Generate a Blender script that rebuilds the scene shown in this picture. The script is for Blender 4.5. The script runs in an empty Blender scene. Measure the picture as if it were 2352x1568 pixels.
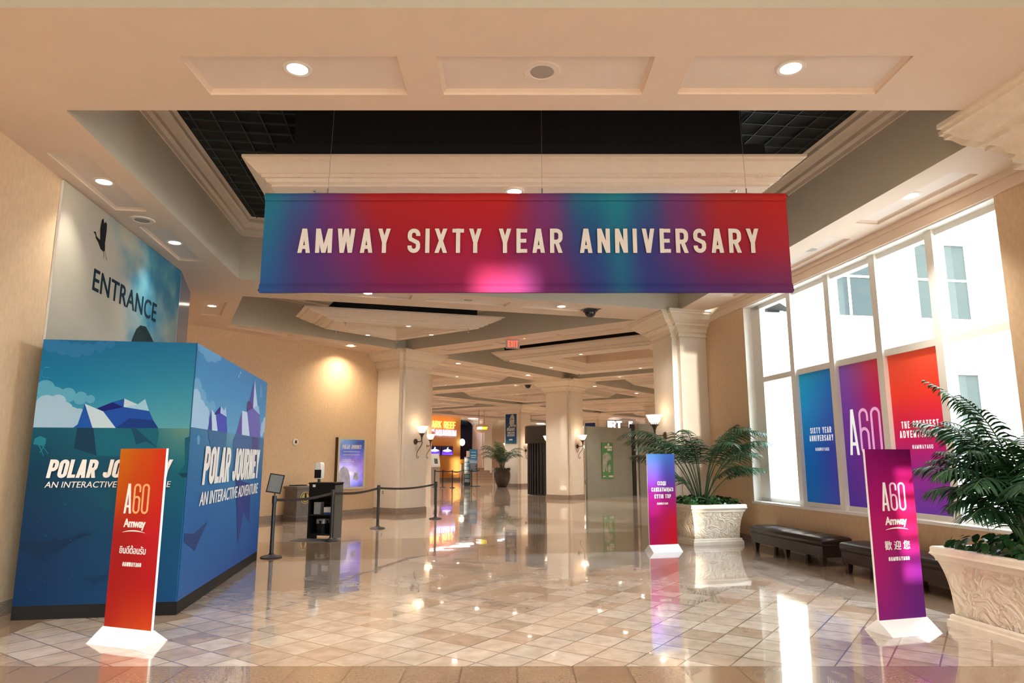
import bpy, math, random
from mathutils import Vector, Matrix, noise
from mathutils.geometry import tessellate_polygon, delaunay_2d_cdt
random.seed(7)
SC = bpy.context.scene
COL = SC.collection
PI = math.pi
# ------------------------------------------------------------------ camera, world, sun, exposure
cam_d = bpy.data.cameras.new('camera'); cam = bpy.data.objects.new('camera', cam_d); COL.objects.link(cam)
cam_d.sensor_width = 36.0; cam_d.lens = 24.0; cam_d.clip_end = 400
cam.location = (0, 0, 1.6); cam.rotation_euler = (PI/2 + math.atan(271/1568), 0, 0)
SC.camera = cam
vs = SC.view_settings
vs.view_transform = 'Standard'; vs.look = 'None'; vs.gamma = 1.0; vs.use_curve_mapping = False
vs.exposure = 0.64
SKY = 14.0          # brightness of the overcast sky outside
SUN = 9.0         # low sun behind the camera
SPOT = 310.0       # watts of one recessed downlight
world = bpy.data.worlds.new('sky'); SC.world = world; world.use_nodes = True
wn = world.node_tree.nodes; wl = world.node_tree.links
for n in list(wn): wn.remove(n)
wo = wn.new('ShaderNodeOutputWorld'); wb = wn.new('ShaderNodeBackground')
wc = wn.new('ShaderNodeTexCoord'); wr_ = wn.new('ShaderNodeSeparateXYZ'); wm = wn.new('ShaderNodeValToRGB')
wl.new(wc.outputs['Generated'], wr_.inputs[0]); wl.new(wr_.outputs['Z'], wm.inputs[0])
wm.color_ramp.elements[0].position = 0.0; wm.color_ramp.elements[0].color = (.80, .84, .84, 1)
wm.color_ramp.elements[1].position = 0.6; wm.color_ramp.elements[1].color = (.72, .86, 1, 1)
wl.new(wm.outputs[0], wb.inputs[0]); wb.inputs[1].default_value = SKY; wl.new(wb.outputs[0], wo.inputs[0])
sun_d = bpy.data.lights.new('sun', 'SUN'); sun = bpy.data.objects.new('sun', sun_d); COL.objects.link(sun)
sun_d.energy = SUN; sun_d.color = (1, .9, .76); sun_d.angle = math.radians(.6)
SUN_DIR = Vector((-.09, 1, -.035)).normalized()       # travels away from the camera, almost level
sun.rotation_euler = SUN_DIR.to_track_quat('-Z', 'Y').to_euler()
CY = SC.cycles
CY.use_denoising = True; CY.denoising_prefilter = 'ACCURATE'; CY.max_bounces = 12; CY.diffuse_bounces = 8; CY.glossy_bounces = 4
CY.transparent_max_bounces = 12; CY.sample_clamp_indirect = 8.0; CY.caustics_reflective = False; CY.caustics_refractive = False

# ------------------------------------------------------------------ materials
def lin(c):
    return tuple(((v/255)/12.92 if v/255 <= .04045 else ((v/255+.055)/1.055)**2.4) for v in c)
MATS = {}
def mat(name, rgb, rough=.5, metal=0.0, var=.06, scale=8.0, bump=0.0, bscale=None, emit=0.0, spec=.5, emit_rgb=None, vcol=False, stretch=None, coat=0.0, top=1.0, tint=(1, 1, 1)):
    if name in MATS: return MATS[name]
    m = bpy.data.materials.new(name); m.use_nodes = True; nt = m.node_tree
    b = nt.nodes['Principled BSDF']; N = nt.nodes.new; Lk = nt.links.new
    b.inputs['Roughness'].default_value = rough; b.inputs['Metallic'].default_value = metal
    b.inputs['Specular IOR Level'].default_value = spec; b.inputs['Coat Weight'].default_value = coat
    tc = N('ShaderNodeTexCoord'); mp = N('ShaderNodeMapping'); Lk(tc.outputs['Object'], mp.inputs[0])
    if stretch: mp.inputs['Scale'].default_value = stretch
    nz = N('ShaderNodeTexNoise'); nz.inputs['Scale'].default_value = scale; nz.inputs['Detail'].default_value = 4
    Lk(mp.outputs[0], nz.inputs['Vector'])
    mix = N('ShaderNodeMix'); mix.data_type = 'RGBA'; mix.blend_type = 'MULTIPLY'; mix.inputs[0].default_value = 1
    rp = N('ShaderNodeValToRGB'); rp.color_ramp.elements[0].position = .3; rp.color_ramp.elements[1].position = .7
    rp.color_ramp.elements[0].color = tuple(top*(1-var)*q for q in tint)+(1,); rp.color_ramp.elements[1].color = tuple(top*q for q in tint)+(1,)
    Lk(nz.outputs['Fac'], rp.inputs[0]); Lk(rp.outputs[0], mix.inputs[7])
    if vcol:
        at = N('ShaderNodeAttribute'); at.attribute_name = 'Col'; Lk(at.outputs['Color'], mix.inputs[6])
    else: mix.inputs[6].default_value = tuple(rgb)+(1,)
    Lk(mix.outputs[2], b.inputs['Base Color'])
    if bump:
        n2 = N('ShaderNodeTexNoise'); n2.inputs['Scale'].default_value = bscale or scale*4; n2.inputs['Detail'].default_value = 5
        Lk(mp.outputs[0], n2.inputs['Vector'])
        bp = N('ShaderNodeBump'); bp.inputs['Strength'].default_value = bump; bp.inputs['Distance'].default_value = .02
        Lk(n2.outputs['Fac'], bp.inputs['Height']); Lk(bp.outputs[0], b.inputs['Normal'])
    if emit:
        if vcol: Lk(mix.outputs[2], b.inputs['Emission Color'])
        else: b.inputs['Emission Color'].default_value = tuple(emit_rgb or rgb)+(1,)
        b.inputs['Emission Strength'].default_value = emit
    MATS[name] = m
    return m

PAINT = mat('peach ceiling paint', (.74, .60, .475), .8, var=.03, scale=3)
PANEL = mat('pale panel paint', (.76, .66, .58), .8, var=.03, scale=3)
FASC = mat('shaded ceiling paint', (.56, .51, .405), .8, var=.03, scale=3)  # same paint as the beams, its shade put into a greyer colour
CROWN = mat('cream plaster moulding', (.76, .65, .53), .7, var=.05, scale=10, bump=.05)
STONE = mat('cream cast stone', (.82, .72, .58), .75, var=.10, scale=14, bump=.03)
COLP = mat('column paint', (.82, .75, .65), .55, var=.04, scale=4)
WALLP = mat('tan wallpaper', (.70, .50, .31), .75, var=.13, scale=26, bump=.05, stretch=(1, 1, .4))
GRAN = mat('speckled granite', (.42, .33, .26), .25, var=.45, scale=60)
BLACK = mat('black paint', (.006, .006, .007), .8, var=.2)
BLKMET = mat('black satin metal', (.012, .012, .014), .4, var=.2)
BLKCAB = mat('black laminate', (.008, .0075, .0075), .55, var=.25, spec=.25)
WHITE = mat('white board', (.85, .84, .82), .4, var=.03)
WHTXT = mat('white print', (.78, .76, .73), .6, var=.03)
PRINT = mat('printed gradient', (1, 1, 1), .5, vcol=True, var=.04, scale=60, spec=.2, top=.74)
BOOTHP = mat('printed booth board', (1, 1, 1), .45, vcol=True, var=.04, scale=60, spec=.2, top=.8, tint=(.72, 1.0, 1.25))
CLOTH = mat('printed cloth', (1, 1, 1), .8, vcol=True, var=.08, scale=120, bump=.05, top=.86)
SCREEN = mat('lit screen print', (1, 1, 1), .3, vcol=True, emit=1.3)
FRAMEW = mat('white window frame', (.78, .76, .70), .5, var=.03)
BRONZE = mat('aged bronze', (.10, .075, .05), .45, .8, var=.3)
CHROME = mat('chrome', (.7, .7, .7), .2, 1, var=.05)
LEATH = mat('dark brown leather', (.020, .0105, .008), .33, var=.3, scale=30, bump=.12, bscale=160)
LEAF = mat('palm leaf green', (.020, .072, .026), .45, var=.5, scale=5, spec=.3)
STEMG = mat('palm stem green', (.06, .11, .035), .5, var=.4, scale=6)
IVY = mat('ivy leaf green', (.026, .10, .024), .32, var=.55, scale=9)
SOIL = mat('dark soil', (.02, .014, .01), .9, var=.4, scale=30, bump=.5)
POT = mat('dark brown glazed clay', (.052, .032, .022), .35, var=.4, scale=5)
GREYP = mat('grey green hoarding paint', (.27, .285, .25), .35, var=.12, scale=2)
GREYB = mat('grey laminate', (.16, .145, .135), .5, var=.2)
LAMP = mat('glowing lamp lens', (1, .9, .75), .5, emit=14, emit_rgb=(1, .82, .6), var=.02)
GLOW = mat('glowing frosted glass', (1, .85, .65), .5, emit=1.5, emit_rgb=(1, .78, .56), var=.15, scale=40)
GRILLE = mat('grey speaker grille', (.42, .37, .32), .6, var=.25, scale=220)
PLATE = mat('white plastic', (.75, .72, .66), .45, var=.03)
RED = mat('glowing red letters', (1, .04, .02), .5, emit=3.0, var=.02)
def glass_mat():
    m = bpy.data.materials.new('clear glass'); m.use_nodes = True; nt = m.node_tree
    for n in list(nt.nodes): nt.nodes.remove(n)
    o = nt.nodes.new('ShaderNodeOutputMaterial'); t = nt.nodes.new('ShaderNodeBsdfTransparent'); g = nt.nodes.new('ShaderNodeBsdfGlossy')
    g.inputs['Roughness'].default_value = .02; t.inputs[0].default_value = (.95, .97, .96, 1)
    lw = nt.nodes.new('ShaderNodeFresnel'); lw.inputs[0].default_value = 1.45
    mx = nt.nodes.new('ShaderNodeMixShader'); L = nt.links.new
    L(lw.outputs[0], mx.inputs[0]); L(t.outputs[0], mx.inputs[1]); L(g.outputs[0], mx.inputs[2]); L(mx.outputs[0], o.inputs[0])
    return m
GLASS = glass_mat()
def film(name, rgb, vcol, tw):
    """printed window film: daylight glows through it a little"""
    m = mat(name, rgb, .5, vcol=vcol, var=.04, scale=60, spec=.2); nt = m.node_tree; b = nt.nodes['Principled BSDF']; o = nt.nodes['Material Output']
    t = nt.nodes.new('ShaderNodeBsdfTranslucent'); x = nt.nodes.new('ShaderNodeMixShader'); x.inputs[0].default_value = tw
    src = b.inputs['Base Color'].links[0].from_socket; nt.links.new(src, t.inputs['Color'])
    nt.links.new(b.outputs[0], x.inputs[1]); nt.links.new(t.outputs[0], x.inputs[2]); nt.links.new(x.outputs[0], o.inputs['Surface'])
    return m
FILM = film('printed window film', (1, 1, 1), True, .06); FILMW = film('white window film', (.92, .90, .88), False, .065)
def floor_mat(name, ang, sx, sy, c1, c2, c3, rough, speck, offset=.5, loc=(.13, .21)):
    """polished stone tiles laid at an angle, each tile its own shade"""
    m = bpy.data.materials.new(name); m.use_nodes = True; nt = m.node_tree; N = nt.nodes.new; L = nt.links.new
    b = nt.nodes['Principled BSDF']
    tc = N('ShaderNodeTexCoord'); mp = N('ShaderNodeMapping'); mp.inputs['Rotation'].default_value = (0, 0, math.radians(-ang))
    mp.inputs['Location'].default_value = (loc[0], loc[1], 0)
    L(tc.outputs['Object'], mp.inputs[0])
    br = N('ShaderNodeTexBrick'); br.offset = offset; br.inputs['Scale'].default_value = 1
    br.inputs['Brick Width'].default_value = sx; br.inputs['Row Height'].default_value = sy
    br.inputs['Mortar Size'].default_value = .007; br.inputs['Mortar Smooth'].default_value = .1; br.inputs['Bias'].default_value = 0
    br.inputs['Color1'].default_value = (0, 0, 0, 1); br.inputs['Color2'].default_value = (1, 1, 1, 1); br.inputs['Mortar'].default_value = (.5, .5, .5, 1)
    L(mp.outputs[0], br.inputs['Vector'])
    rp = N('ShaderNodeValToRGB'); cr = rp.color_ramp
    cr.elements[0].position = 0; cr.elements[0].color = c1+(1,); cr.elements[1].position = 1; cr.elements[1].color = c3+(1,)
    e = cr.elements.new(.35); e.color = c2+(1,); e = cr.elements.new(.75); e.color = tuple(.5*(a+b_) for a, b_ in zip(c2, c3))+(1,)
    L(br.outputs['Color'], rp.inputs[0])
    nz = N('ShaderNodeTexNoise'); nz.inputs['Scale'].default_value = speck; nz.inputs['Detail'].default_value = 6; L(tc.outputs['Object'], nz.inputs['Vector'])
    r2 = N('ShaderNodeValToRGB'); r2.color_ramp.elements[0].position = .35; r2.color_ramp.elements[0].color = (.78, .76, .73, 1); r2.color_ramp.elements[1].position = .65; r2.color_ramp.elements[1].color = (1, 1, 1, 1)
    L(nz.outputs['Fac'], r2.inputs[0])
    mu = N('ShaderNodeMix'); mu.data_type = 'RGBA'; mu.blend_type = 'MULTIPLY'; mu.inputs[0].default_value = 1
    L(rp.outputs[0], mu.inputs[6]); L(r2.outputs[0], mu.inputs[7])
    mo = N('ShaderNodeMix'); mo.data_type = 'RGBA'; L(br.outputs['Fac'], mo.inputs[0]); L(mu.outputs[2], mo.inputs[6]); mo.inputs[7].default_value = tuple(.5*v for v in c1)+(1,)
    L(mo.outputs[2], b.inputs['Base Color'])
    b.inputs['Roughness'].default_value = rough; b.inputs['Specular IOR Level'].default_value = .75
    b.inputs['Coat Weight'].default_value = .7; b.inputs['Coat Roughness'].default_value = .02; b.inputs['Coat IOR'].default_value = 1.6
    n3 = N('ShaderNodeTexNoise'); n3.inputs['Scale'].default_value = 2.2; n3.inputs['Detail'].default_value = 2; L(tc.outputs['Object'], n3.inputs['Vector'])
    bp = N('ShaderNodeBump'); bp.inputs['Strength'].default_value = .02; bp.inputs['Distance'].default_value = .05; L(n3.outputs['Fac'], bp.inputs['Height'])
    L(bp.outputs[0], b.inputs['Normal']); L(bp.outputs[0], b.inputs['Coat Normal'])
    return m
FL_LIGHT = floor_mat('polished beige marble tile', 55.5, .34, .34, (.45, .335, .25), (.61, .50, .41), (.69, .59, .505), .08, 7, 0)
FL_DARK = floor_mat('brown granite floor slab', 0, .43, .70, (.27, .175, .11), (.32, .215, .14), (.37, .26, .17), .16, 45, 0, (.39, .58))
RELIEF = None
def relief_mat():
    """cast stone carved with curling acanthus leaves"""
    m = bpy.data.materials.new('carved cream stone'); m.use_nodes = True; nt = m.node_tree; N = nt.nodes.new; L = nt.links.new
    b = nt.nodes['Principled BSDF']; b.inputs['Roughness'].default_value = .7
    tc = N('ShaderNodeTexCoord'); nz = N('ShaderNodeTexNoise'); nz.inputs['Scale'].default_value = 4.2; nz.inputs['Detail'].default_value = 2.0; nz.inputs['Distortion'].default_value = 1.6
    L(tc.outputs['Object'], nz.inputs['Vector'])
    wv = N('ShaderNodeMath'); wv.operation = 'PINGPONG'; wv.inputs[1].default_value = .15; L(nz.outputs['Fac'], wv.inputs[0])
    sc = N('ShaderNodeMath'); sc.operation = 'MULTIPLY'; sc.inputs[1].default_value = 6.7; L(wv.outputs[0], sc.inputs[0])
    bp = N('ShaderNodeBump'); bp.inputs['Strength'].default_value = .5; bp.inputs['Distance'].default_value = .03; L(sc.outputs[0], bp.inputs['Height']); L(bp.outputs[0], b.inputs['Normal'])
    rp = N('ShaderNodeValToRGB'); rp.color_ramp.elements[0].color = (.68, .54, .38, 1); rp.color_ramp.elements[1].position = .5; rp.color_ramp.elements[1].color = (.78, .67, .52, 1)
    L(sc.outputs[0], rp.inputs[0]); L(rp.outputs[0], b.inputs['Base Color'])
    return m
RELIEF = relief_mat()

# ------------------------------------------------------------------ mesh building
class MB:
    def __init__(s): s.v = []; s.f = []; s.mi = []; s.c = []
    def add(s, pts, faces, mi=0, cols=None):
        k = len(s.v); s.v += [tuple(p) for p in pts]
        s.c += (cols if cols else [(1, 1, 1)]*len(pts))
        for f in faces: s.f.append(tuple(k+i for i in f)); s.mi.append(mi)
    def poly(s, pts, mi=0, cols=None): s.add(pts, [tuple(range(len(pts)))], mi, cols)
    def box(s, x0, x1, y0, y1, z0, z1, mi=0, M=None):
        p = [Vector((x, y, z)) for z in (z0, z1) for y in (y0, y1) for x in (x0, x1)]
        if M: p = [M @ q for q in p]
        s.add(p, [(0, 2, 3, 1), (4, 5, 7, 6), (0, 1, 5, 4), (2, 6, 7, 3), (0, 4, 6, 2), (1, 3, 7, 5)], mi)
    def prism(s, poly, z0, z1, mi=0, cap=True):
        n = len(poly)
        a = sum(poly[i][0]*poly[(i+1) % n][1]-poly[(i+1) % n][0]*poly[i][1] for i in range(n))
        if a < 0: poly = list(reversed(poly))
        p = [(x, y, z0) for x, y in poly]+[(x, y, z1) for x, y in poly]
        f = [(i, (i+1) % n, n+(i+1) % n, n+i) for i in range(n)]
        if cap: f += [tuple(range(n-1, -1, -1)), tuple(range(n, 2*n))]
        s.add(p, f, mi)
    def loft(s, rings, closed=True, caps=(False, False), mi=0):
        n = len(rings[0]); p = [q for r in rings for q in r]; f = []
        for k in range(len(rings)-1):
            for i in range(n if closed else n-1):
                j = (i+1) % n; f.append((k*n+i, k*n+j, (k+1)*n+j, (k+1)*n+i))
        if caps[0]: f.append(tuple(range(n-1, -1, -1)))
        if caps[1]: f.append(tuple(range((len(rings)-1)*n, len(rings)*n)))
        s.add(p, f, mi)
    def lathe(s, prof, n=24, c=(0, 0, 0), mi=0, caps=(False, False), M=None):
        rings = [[Vector((c[0]+r*math.cos(2*PI*i/n), c[1]+r*math.sin(2*PI*i/n), c[2]+z)) for i in range(n)] for r, z in prof]
        if M: rings = [[M @ q for q in r] for r in rings]
        s.loft(rings, True, caps, mi)
    def tube(s, path, r, n=8, mi=0, caps=True):
        path = [Vector(p) for p in path]; rings = []
        R = r if isinstance(r, (list, tuple)) else [r]*len(path)
        up = None
        for i, p in enumerate(path):
            d = (path[min(i+1, len(path)-1)]-path[max(i-1, 0)]).normalized()
            if up is None: up = Vector((0, 0, 1)) if abs(d.z) < .9 else Vector((1, 0, 0))
            a = d.cross(up).normalized(); b = a.cross(d).normalized(); up = b
            rings.append([p+R[i]*(math.cos(2*PI*k/n)*a+math.sin(2*PI*k/n)*b) for k in range(n)])
        s.loft(rings, True, (caps, caps), mi)
    def grid(s, fn, nx, nz, col=None, mi=0):
        pts = []; cols = []
        for j in range(nz+1):
            for i in range(nx+1):
                pts.append(fn(i/nx, j/nz)); cols.append(col(i/nx, j/nz) if col else (1, 1, 1))
        W = nx+1
        s.add(pts, [(j*W+i, j*W+i+1, (j+1)*W+i+1, (j+1)*W+i) for j in range(nz) for i in range(nx)], mi, cols)
    def build(s, name, mats, parent=None, loc=None, rz=0.0, smooth=None, vcol=False):
        me = bpy.data.meshes.new(name)
        me.from_pydata([tuple(p) for p in s.v], [], s.f)
        for m in (mats if isinstance(mats, (list, tuple)) else [mats]): me.materials.append(m)
        if len(me.polygons) == len(s.mi): me.polygons.foreach_set('material_index', s.mi)
        if vcol:
            a = me.color_attributes.new('Col', 'FLOAT_COLOR', 'POINT')
            a.data.foreach_set('color', [x for c in s.c for x in (c[0], c[1], c[2], 1.0)])
        me.update()
        if smooth is not None:
            me.shade_smooth(); me.set_sharp_from_angle(angle=math.radians(smooth))
        o = bpy.data.objects.new(name, me); COL.objects.link(o)
        if parent: o.parent = parent
        if loc: o.location = loc
        if rz: o.rotation_euler = (0, 0, math.radians(rz))
        return o
def thing(name, label, cat, loc=(0, 0, 0), rz=0.0, group=None):
    o = bpy.data.objects.new(name, None); COL.objects.link(o); o.empty_display_size = .1
    o.location = loc; o.rotation_euler = (0, 0, math.radians(rz)); o['label'] = label; o['category'] = cat
    if group: o['group'] = group
    return o
def tag(o, label, cat, group=None, kind=None):
    o['label'] = label; o['category'] = cat
    if group: o['group'] = group
    if kind: o['kind'] = kind
    return o
def struct(o, label=None):
    o['kind'] = 'structure'
    if label: o['label'] = label
    return o
def dup(root, loc, rz=0.0, label=None, group=None):
    def cp(o, par):
        c = o.copy(); COL.objects.link(c)
        if par: c.parent = par
        for ch in list(o.children): cp(ch, c)
        return c
    r = cp(root, None); r.location = loc; r.rotation_euler = (0, 0, math.radians(rz))
    if label: r['label'] = label
    if group: r['group'] = group
    return r

# ------------------------------------------------------------------ lettering: a condensed stroke alphabet
def _arc(cx, cz, r, a0, a1, n=7):
    return [(cx+r*math.cos(math.radians(a0+(a1-a0)*k/n)), cz+r*math.sin(math.radians(a0+(a1-a0)*k/n))) for k in range(n+1)]
def glyph(ch, w, h, t):
    i = t/2; Q = []
    mult = {'M': 1.32, 'W': 1.42, 'I': 0, 'І': 0, 'E': .86, 'F': .84, 'L': .82, 'J': .86, 'Ы': 1.45, 'T': .92, 'Т': .92, 'Д': 1.15, 'Ң': 1.08, '#': 1.05, 'М': 1.32, ' ': .55}
    w = t if ch in 'IІ' else max(w*mult.get(ch, 1), t)
    L, R, B, T = i, w-i, i, h-i; r = max(min((R-L)/2, .3*h), 1e-4)
    def st(x0, z0, x1, z1): Q.append([(x0-i, z0), (x0+i, z0), (x1+i, z1), (x1-i, z1)])
    def bar(x0, x1, z): Q.append([(x0, z-i*.92), (x1, z-i*.92), (x1, z+i*.92), (x0, z+i*.92)])
    def path(P, closed=False):
        n = len(P); off = []
        for k in range(n):
            a = P[(k-1) % n] if (closed or k > 0) else P[k]; b = P[(k+1) % n] if (closed or k < n-1) else P[k]
            p = P[k]
            d1 = (p[0]-a[0], p[1]-a[1]); d2 = (b[0]-p[0], b[1]-p[1])
            l1 = math.hypot(*d1) or 1; l2 = math.hypot(*d2) or 1
            n1 = (-d1[1]/l1, d1[0]/l1); n2 = (-d2[1]/l2, d2[0]/l2)
            if d1 == (0, 0): n1 = n2
            if d2 == (0, 0): n2 = n1
            m = (n1[0]+n2[0], n1[1]+n2[1]); lm = math.hypot(*m) or 1; m = (m[0]/lm, m[1]/lm)
            c = max(.4, m[0]*n1[0]+m[1]*n1[1]); off.append((m[0]*i/c, m[1]*i/c))
        for k in range(n if closed else n-1):
            j = (k+1) % n
            Q.append([(P[k][0]-off[k][0], P[k][1]-off[k][1]), (P[j][0]-off[j][0], P[j][1]-off[j][1]), (P[j][0]+off[j][0], P[j][1]+off[j][1]), (P[k][0]+off[k][0], P[k][1]+off[k][1])])
    tl = _arc(L+r, T-r, r, 90, 180); tr = _arc(R-r, T-r, r, 0, 90); bl = _arc(L+r, B+r, r, 180, 270); brr = _arc(R-r, B+r, r, 270, 360)
    eq = {'А': 'A', 'С': 'C', 'Х': 'X', 'Т': 'T', 'Р': 'P', 'К': 'K', 'І': 'I', 'Ү': 'Y', 'М': 'M', 'Н': 'H', 'О': 'O', '0': 'O'}
    c = eq.get(ch, ch)
    if c == 'A':
        st(i, 0, w/2-i*.15, h); st(w-i, 0, w/2+i*.15, h); bar(w*.22, w*.78, h*.24)
    elif c == 'O': path(tr+tl+bl+brr, True)
    elif c == 'Q': path(tr+tl+bl+brr, True); st(w*.55, h*.2, w-i*.5, -h*.06)
    elif c == 'B':
        q = h*.53; st(L, 0, L, h)
        for z0_, z1_ in ((q, T), (B, q)):
            rr = min(r, (z1_-z0_)/2)
            path([(L, z1_)]+list(reversed(_arc(R-rr, z1_-rr, rr, 0, 90)))+list(reversed(_arc(R-rr, z0_+rr, rr, 270, 360)))+[(L, z0_)])
    elif c == 'C': path([(R, h*.68)]+tr+tl+bl+brr+[(R, h*.32)])
    elif c == 'G': path([(R, h*.70)]+tr+tl+bl+brr+[(R, h*.48)]); bar(w*.5, w, h*.48)
    elif c == 'D': st(L, 0, L, h); path([(L, T)]+list(reversed(tr))+list(reversed(brr))+[(L, B)])
    elif c == 'E': st(L, 0, L, h); bar(0, w, h-i); bar(0, w*.92, h*.5); bar(0, w, i)
    elif c == 'F': st(L, 0, L, h); bar(0, w, h-i); bar(0, w*.9, h*.5)
    elif c == 'L': st(L, 0, L, h); bar(0, w, i)
    elif c == 'H' or c == 'Ң':
        st(L, 0, L, h); st(R, 0, R, h); bar(0, w, h*.5)
        if c == 'Ң': st(R+i, -h*.16, R+i, i)
    elif c == 'I': st(L, 0, L, h)
    elif c == 'J': path([(R, h)]+list(reversed(brr))+list(reversed(bl))+[(L, h*.3)])
    elif c == 'U': path([(L, h)]+bl+brr+[(R, h)])
    elif c == 'K': st(L, 0, L, h); st(L+i*.8, h*.42, R, h); st(w*.42, h*.52, R, 0)
    elif c == 'M': st(L, 0, L, h); st(R, 0, R, h); st(L+i*.2, h, w/2, 0); st(R-i*.2, h, w/2, 0)
    elif c == 'N': st(L, 0, L, h); st(R, 0, R, h); st(L, h, R, 0)
    elif c in ('P', 'R', 'Я'):
        q = h*.46; rr = min(r, (T-q)/2)
        pp = [(L, T)]+list(reversed(_arc(R-rr, T-rr, rr, 0, 90)))+list(reversed(_arc(R-rr, q+rr, rr, 270, 360)))+[(L, q)]
        st(L, 0, L, h); path(pp)
        if c != 'P': st(w*.52, q, R, 0)
        if c == 'Я': Q[:] = [[(w-x, z) for x, z in reversed(qd)] for qd in Q]
    elif c == 'S':
        path([(R, h*.70)]+tr+tl+[(L, h*.64), (L+.06*w, h*.57), (R-.06*w, h*.43), (R, h*.36)]+list(reversed(brr))+list(reversed(bl))+[(L, h*.30)])
    elif c == 'З':
        q = h*.51; r3 = min(r, (T-q)/2)
        path([(L, h*.72)]+list(reversed(tl))+list(reversed(_arc(R-r, T-r, r, 0, 90)))+list(reversed(_arc(R-r3, q+r3, r3, 270, 360)))+[(w*.35, q)])
        path([(w*.35, q)]+_arc(R-r3, q-r3, r3, 90, 0)+list(reversed(brr))+list(reversed(bl))+[(L, h*.28)])
    elif c == '6':
        q = h*.56; path([(R, h*.72)]+tr+tl+bl+brr+_arc(R-r, q-r, r, 0, 90)+_arc(L+r, q-r, r, 90, 180))
    elif c == 'T': st(w/2, 0, w/2, h); bar(0, w, h-i)
    elif c == 'V': st(i, h, w/2, 0); st(w-i, h, w/2, 0)
    elif c == 'W': st(i, h, w*.27, 0); st(w*.5, h, w*.27, 0); st(w*.5, h, w*.73, 0); st(w-i, h, w*.73, 0)
    elif c == 'X': st(i, 0, w-i, h); st(w-i, 0, i, h)
    elif c in ('Y', 'Ұ'):
        st(w/2, h*.42, i, h); st(w/2, h*.42, w-i, h); st(w/2, 0, w/2, h*.45)
        if c == 'Ұ': bar(0, w, h*.27)
    elif c == 'П': st(L, 0, L, h); st(R, 0, R, h); bar(0, w, h-i)
    elif c == 'Д': st(w*.22, i, w*.26, h); st(w*.80, i, w*.80, h); bar(w*.18, w*.86, h-i); bar(0, w, i+h*.02); st(i, -h*.12, i, i); st(w-i, -h*.12, w-i, i)
    elif c == 'Ы':
        v = w*.66; q = h*.54; rr = min((v-t)/2, (q-i)/2)
        st(L, 0, L, h); st(R, 0, R, h)
        path([(L, q)]+list(reversed(_arc(v-i-rr, q-rr, rr, 0, 90)))+list(reversed(_arc(v-i-rr, i+rr, rr, 270, 360)))+[(L, i)])
    elif c == '#': st(w*.28, 0, w*.4, h); st(w*.62, 0, w*.74, h); bar(0, w, h*.34); bar(0, w, h*.66)
    return Q, w
def letters(mb, s, x0, x1, z0, h, t, track=.16, thick=.004, shear=0.0, y0=0.0, mi=0, word=None):
    """condensed capitals filling x0..x1 on the plane y = y0, facing -y"""
    lo, hi = t, 3*h
    def total(w):
        return sum(glyph(ch, w, h, t)[1] for ch in s)+track*h*(len(s)-1)
    for _ in range(40):
        m = (lo+hi)/2
        if total(m) > (x1-x0): hi = m
        else: lo = m
    w = lo; x = x0; nq = 0; wi = 0
    for ch in s:
        Q, gw = glyph(ch, w, h, t)
        wi += ch == ' '
        if word is not None and wi != word: Q = []
        for q in Q:
            a = sum(q[k][0]*q[(k+1) % 4][1]-q[(k+1) % 4][0]*q[k][1] for k in range(4))
            if a < 0: q = q[::-1]
            nq += 1; P = [(x+px+shear*pz, y0-thick-.00025*(nq % 7), z0+pz) for px, pz in q]+[(x+px+shear*pz, y0+.001, z0+pz) for px, pz in q]
            mb.add(P, [(0, 1, 2, 3)]+[(k, k+4, (k+1) % 4+4, (k+1) % 4) for k in range(4)], mi)
        x += gw+track*h
def typed(mb, s, x0, x1, z0, h, bold=0.0, thick=.004, shear=0.0, y0=0.0, mi=0, zmode='cap', center=None, spacing=1.0):
    """ordinary sans lettering (Latin, Thai, Chinese) filling x0..x1, base line z0, height h"""
    cu = bpy.data.curves.new('lettering', 'FONT'); cu.body = s; cu.offset = bold; cu.extrude = .0; cu.resolution_u = 4; cu.space_character = spacing
    o = bpy.data.objects.new('lettering', cu); COL.objects.link(o); bpy.context.view_layer.update()
    me = o.evaluated_get(bpy.context.evaluated_depsgraph_get()).to_mesh()
    V = [v.co.copy() for v in me.vertices]; F = [tuple(p.vertices) for p in me.polygons]
    if V:
        ax = min(v.x for v in V); bx = max(v.x for v in V); az = min(v.y for v in V); bz = max(v.y for v in V)
        if zmode == 'cap': az = 0.0; bz = .69+bold
        sx = (x1-x0)/(bx-ax); sz = h/(bz-az)
        P = [(x0+(v.x-ax)*sx+shear*(v.y-az)*sz, y0-thick, z0+(v.y-az)*sz) for v in V]
        k = len(V); P2 = [(p[0], y0+.001, p[2]) for p in P]
        edge = {}
        for f in F:
            for a in range(len(f)): edge[(f[a], f[(a+1) % len(f)])] = 1
        faces = list(F)
        for (a, b) in edge:
            if (b, a) not in edge: faces.append((b, a, a+k, b+k))
        mb.add(P+P2, faces, mi)
    o.evaluated_get(bpy.context.evaluated_depsgraph_get()).to_mesh_clear()
    bpy.data.objects.remove(o); bpy.data.curves.remove(cu)
def label_part(parent, name, fn, m, label=None):
    mb = MB(); fn(mb); o = mb.build(name, m, parent)
    if label: o['label'] = label
    return o
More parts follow.
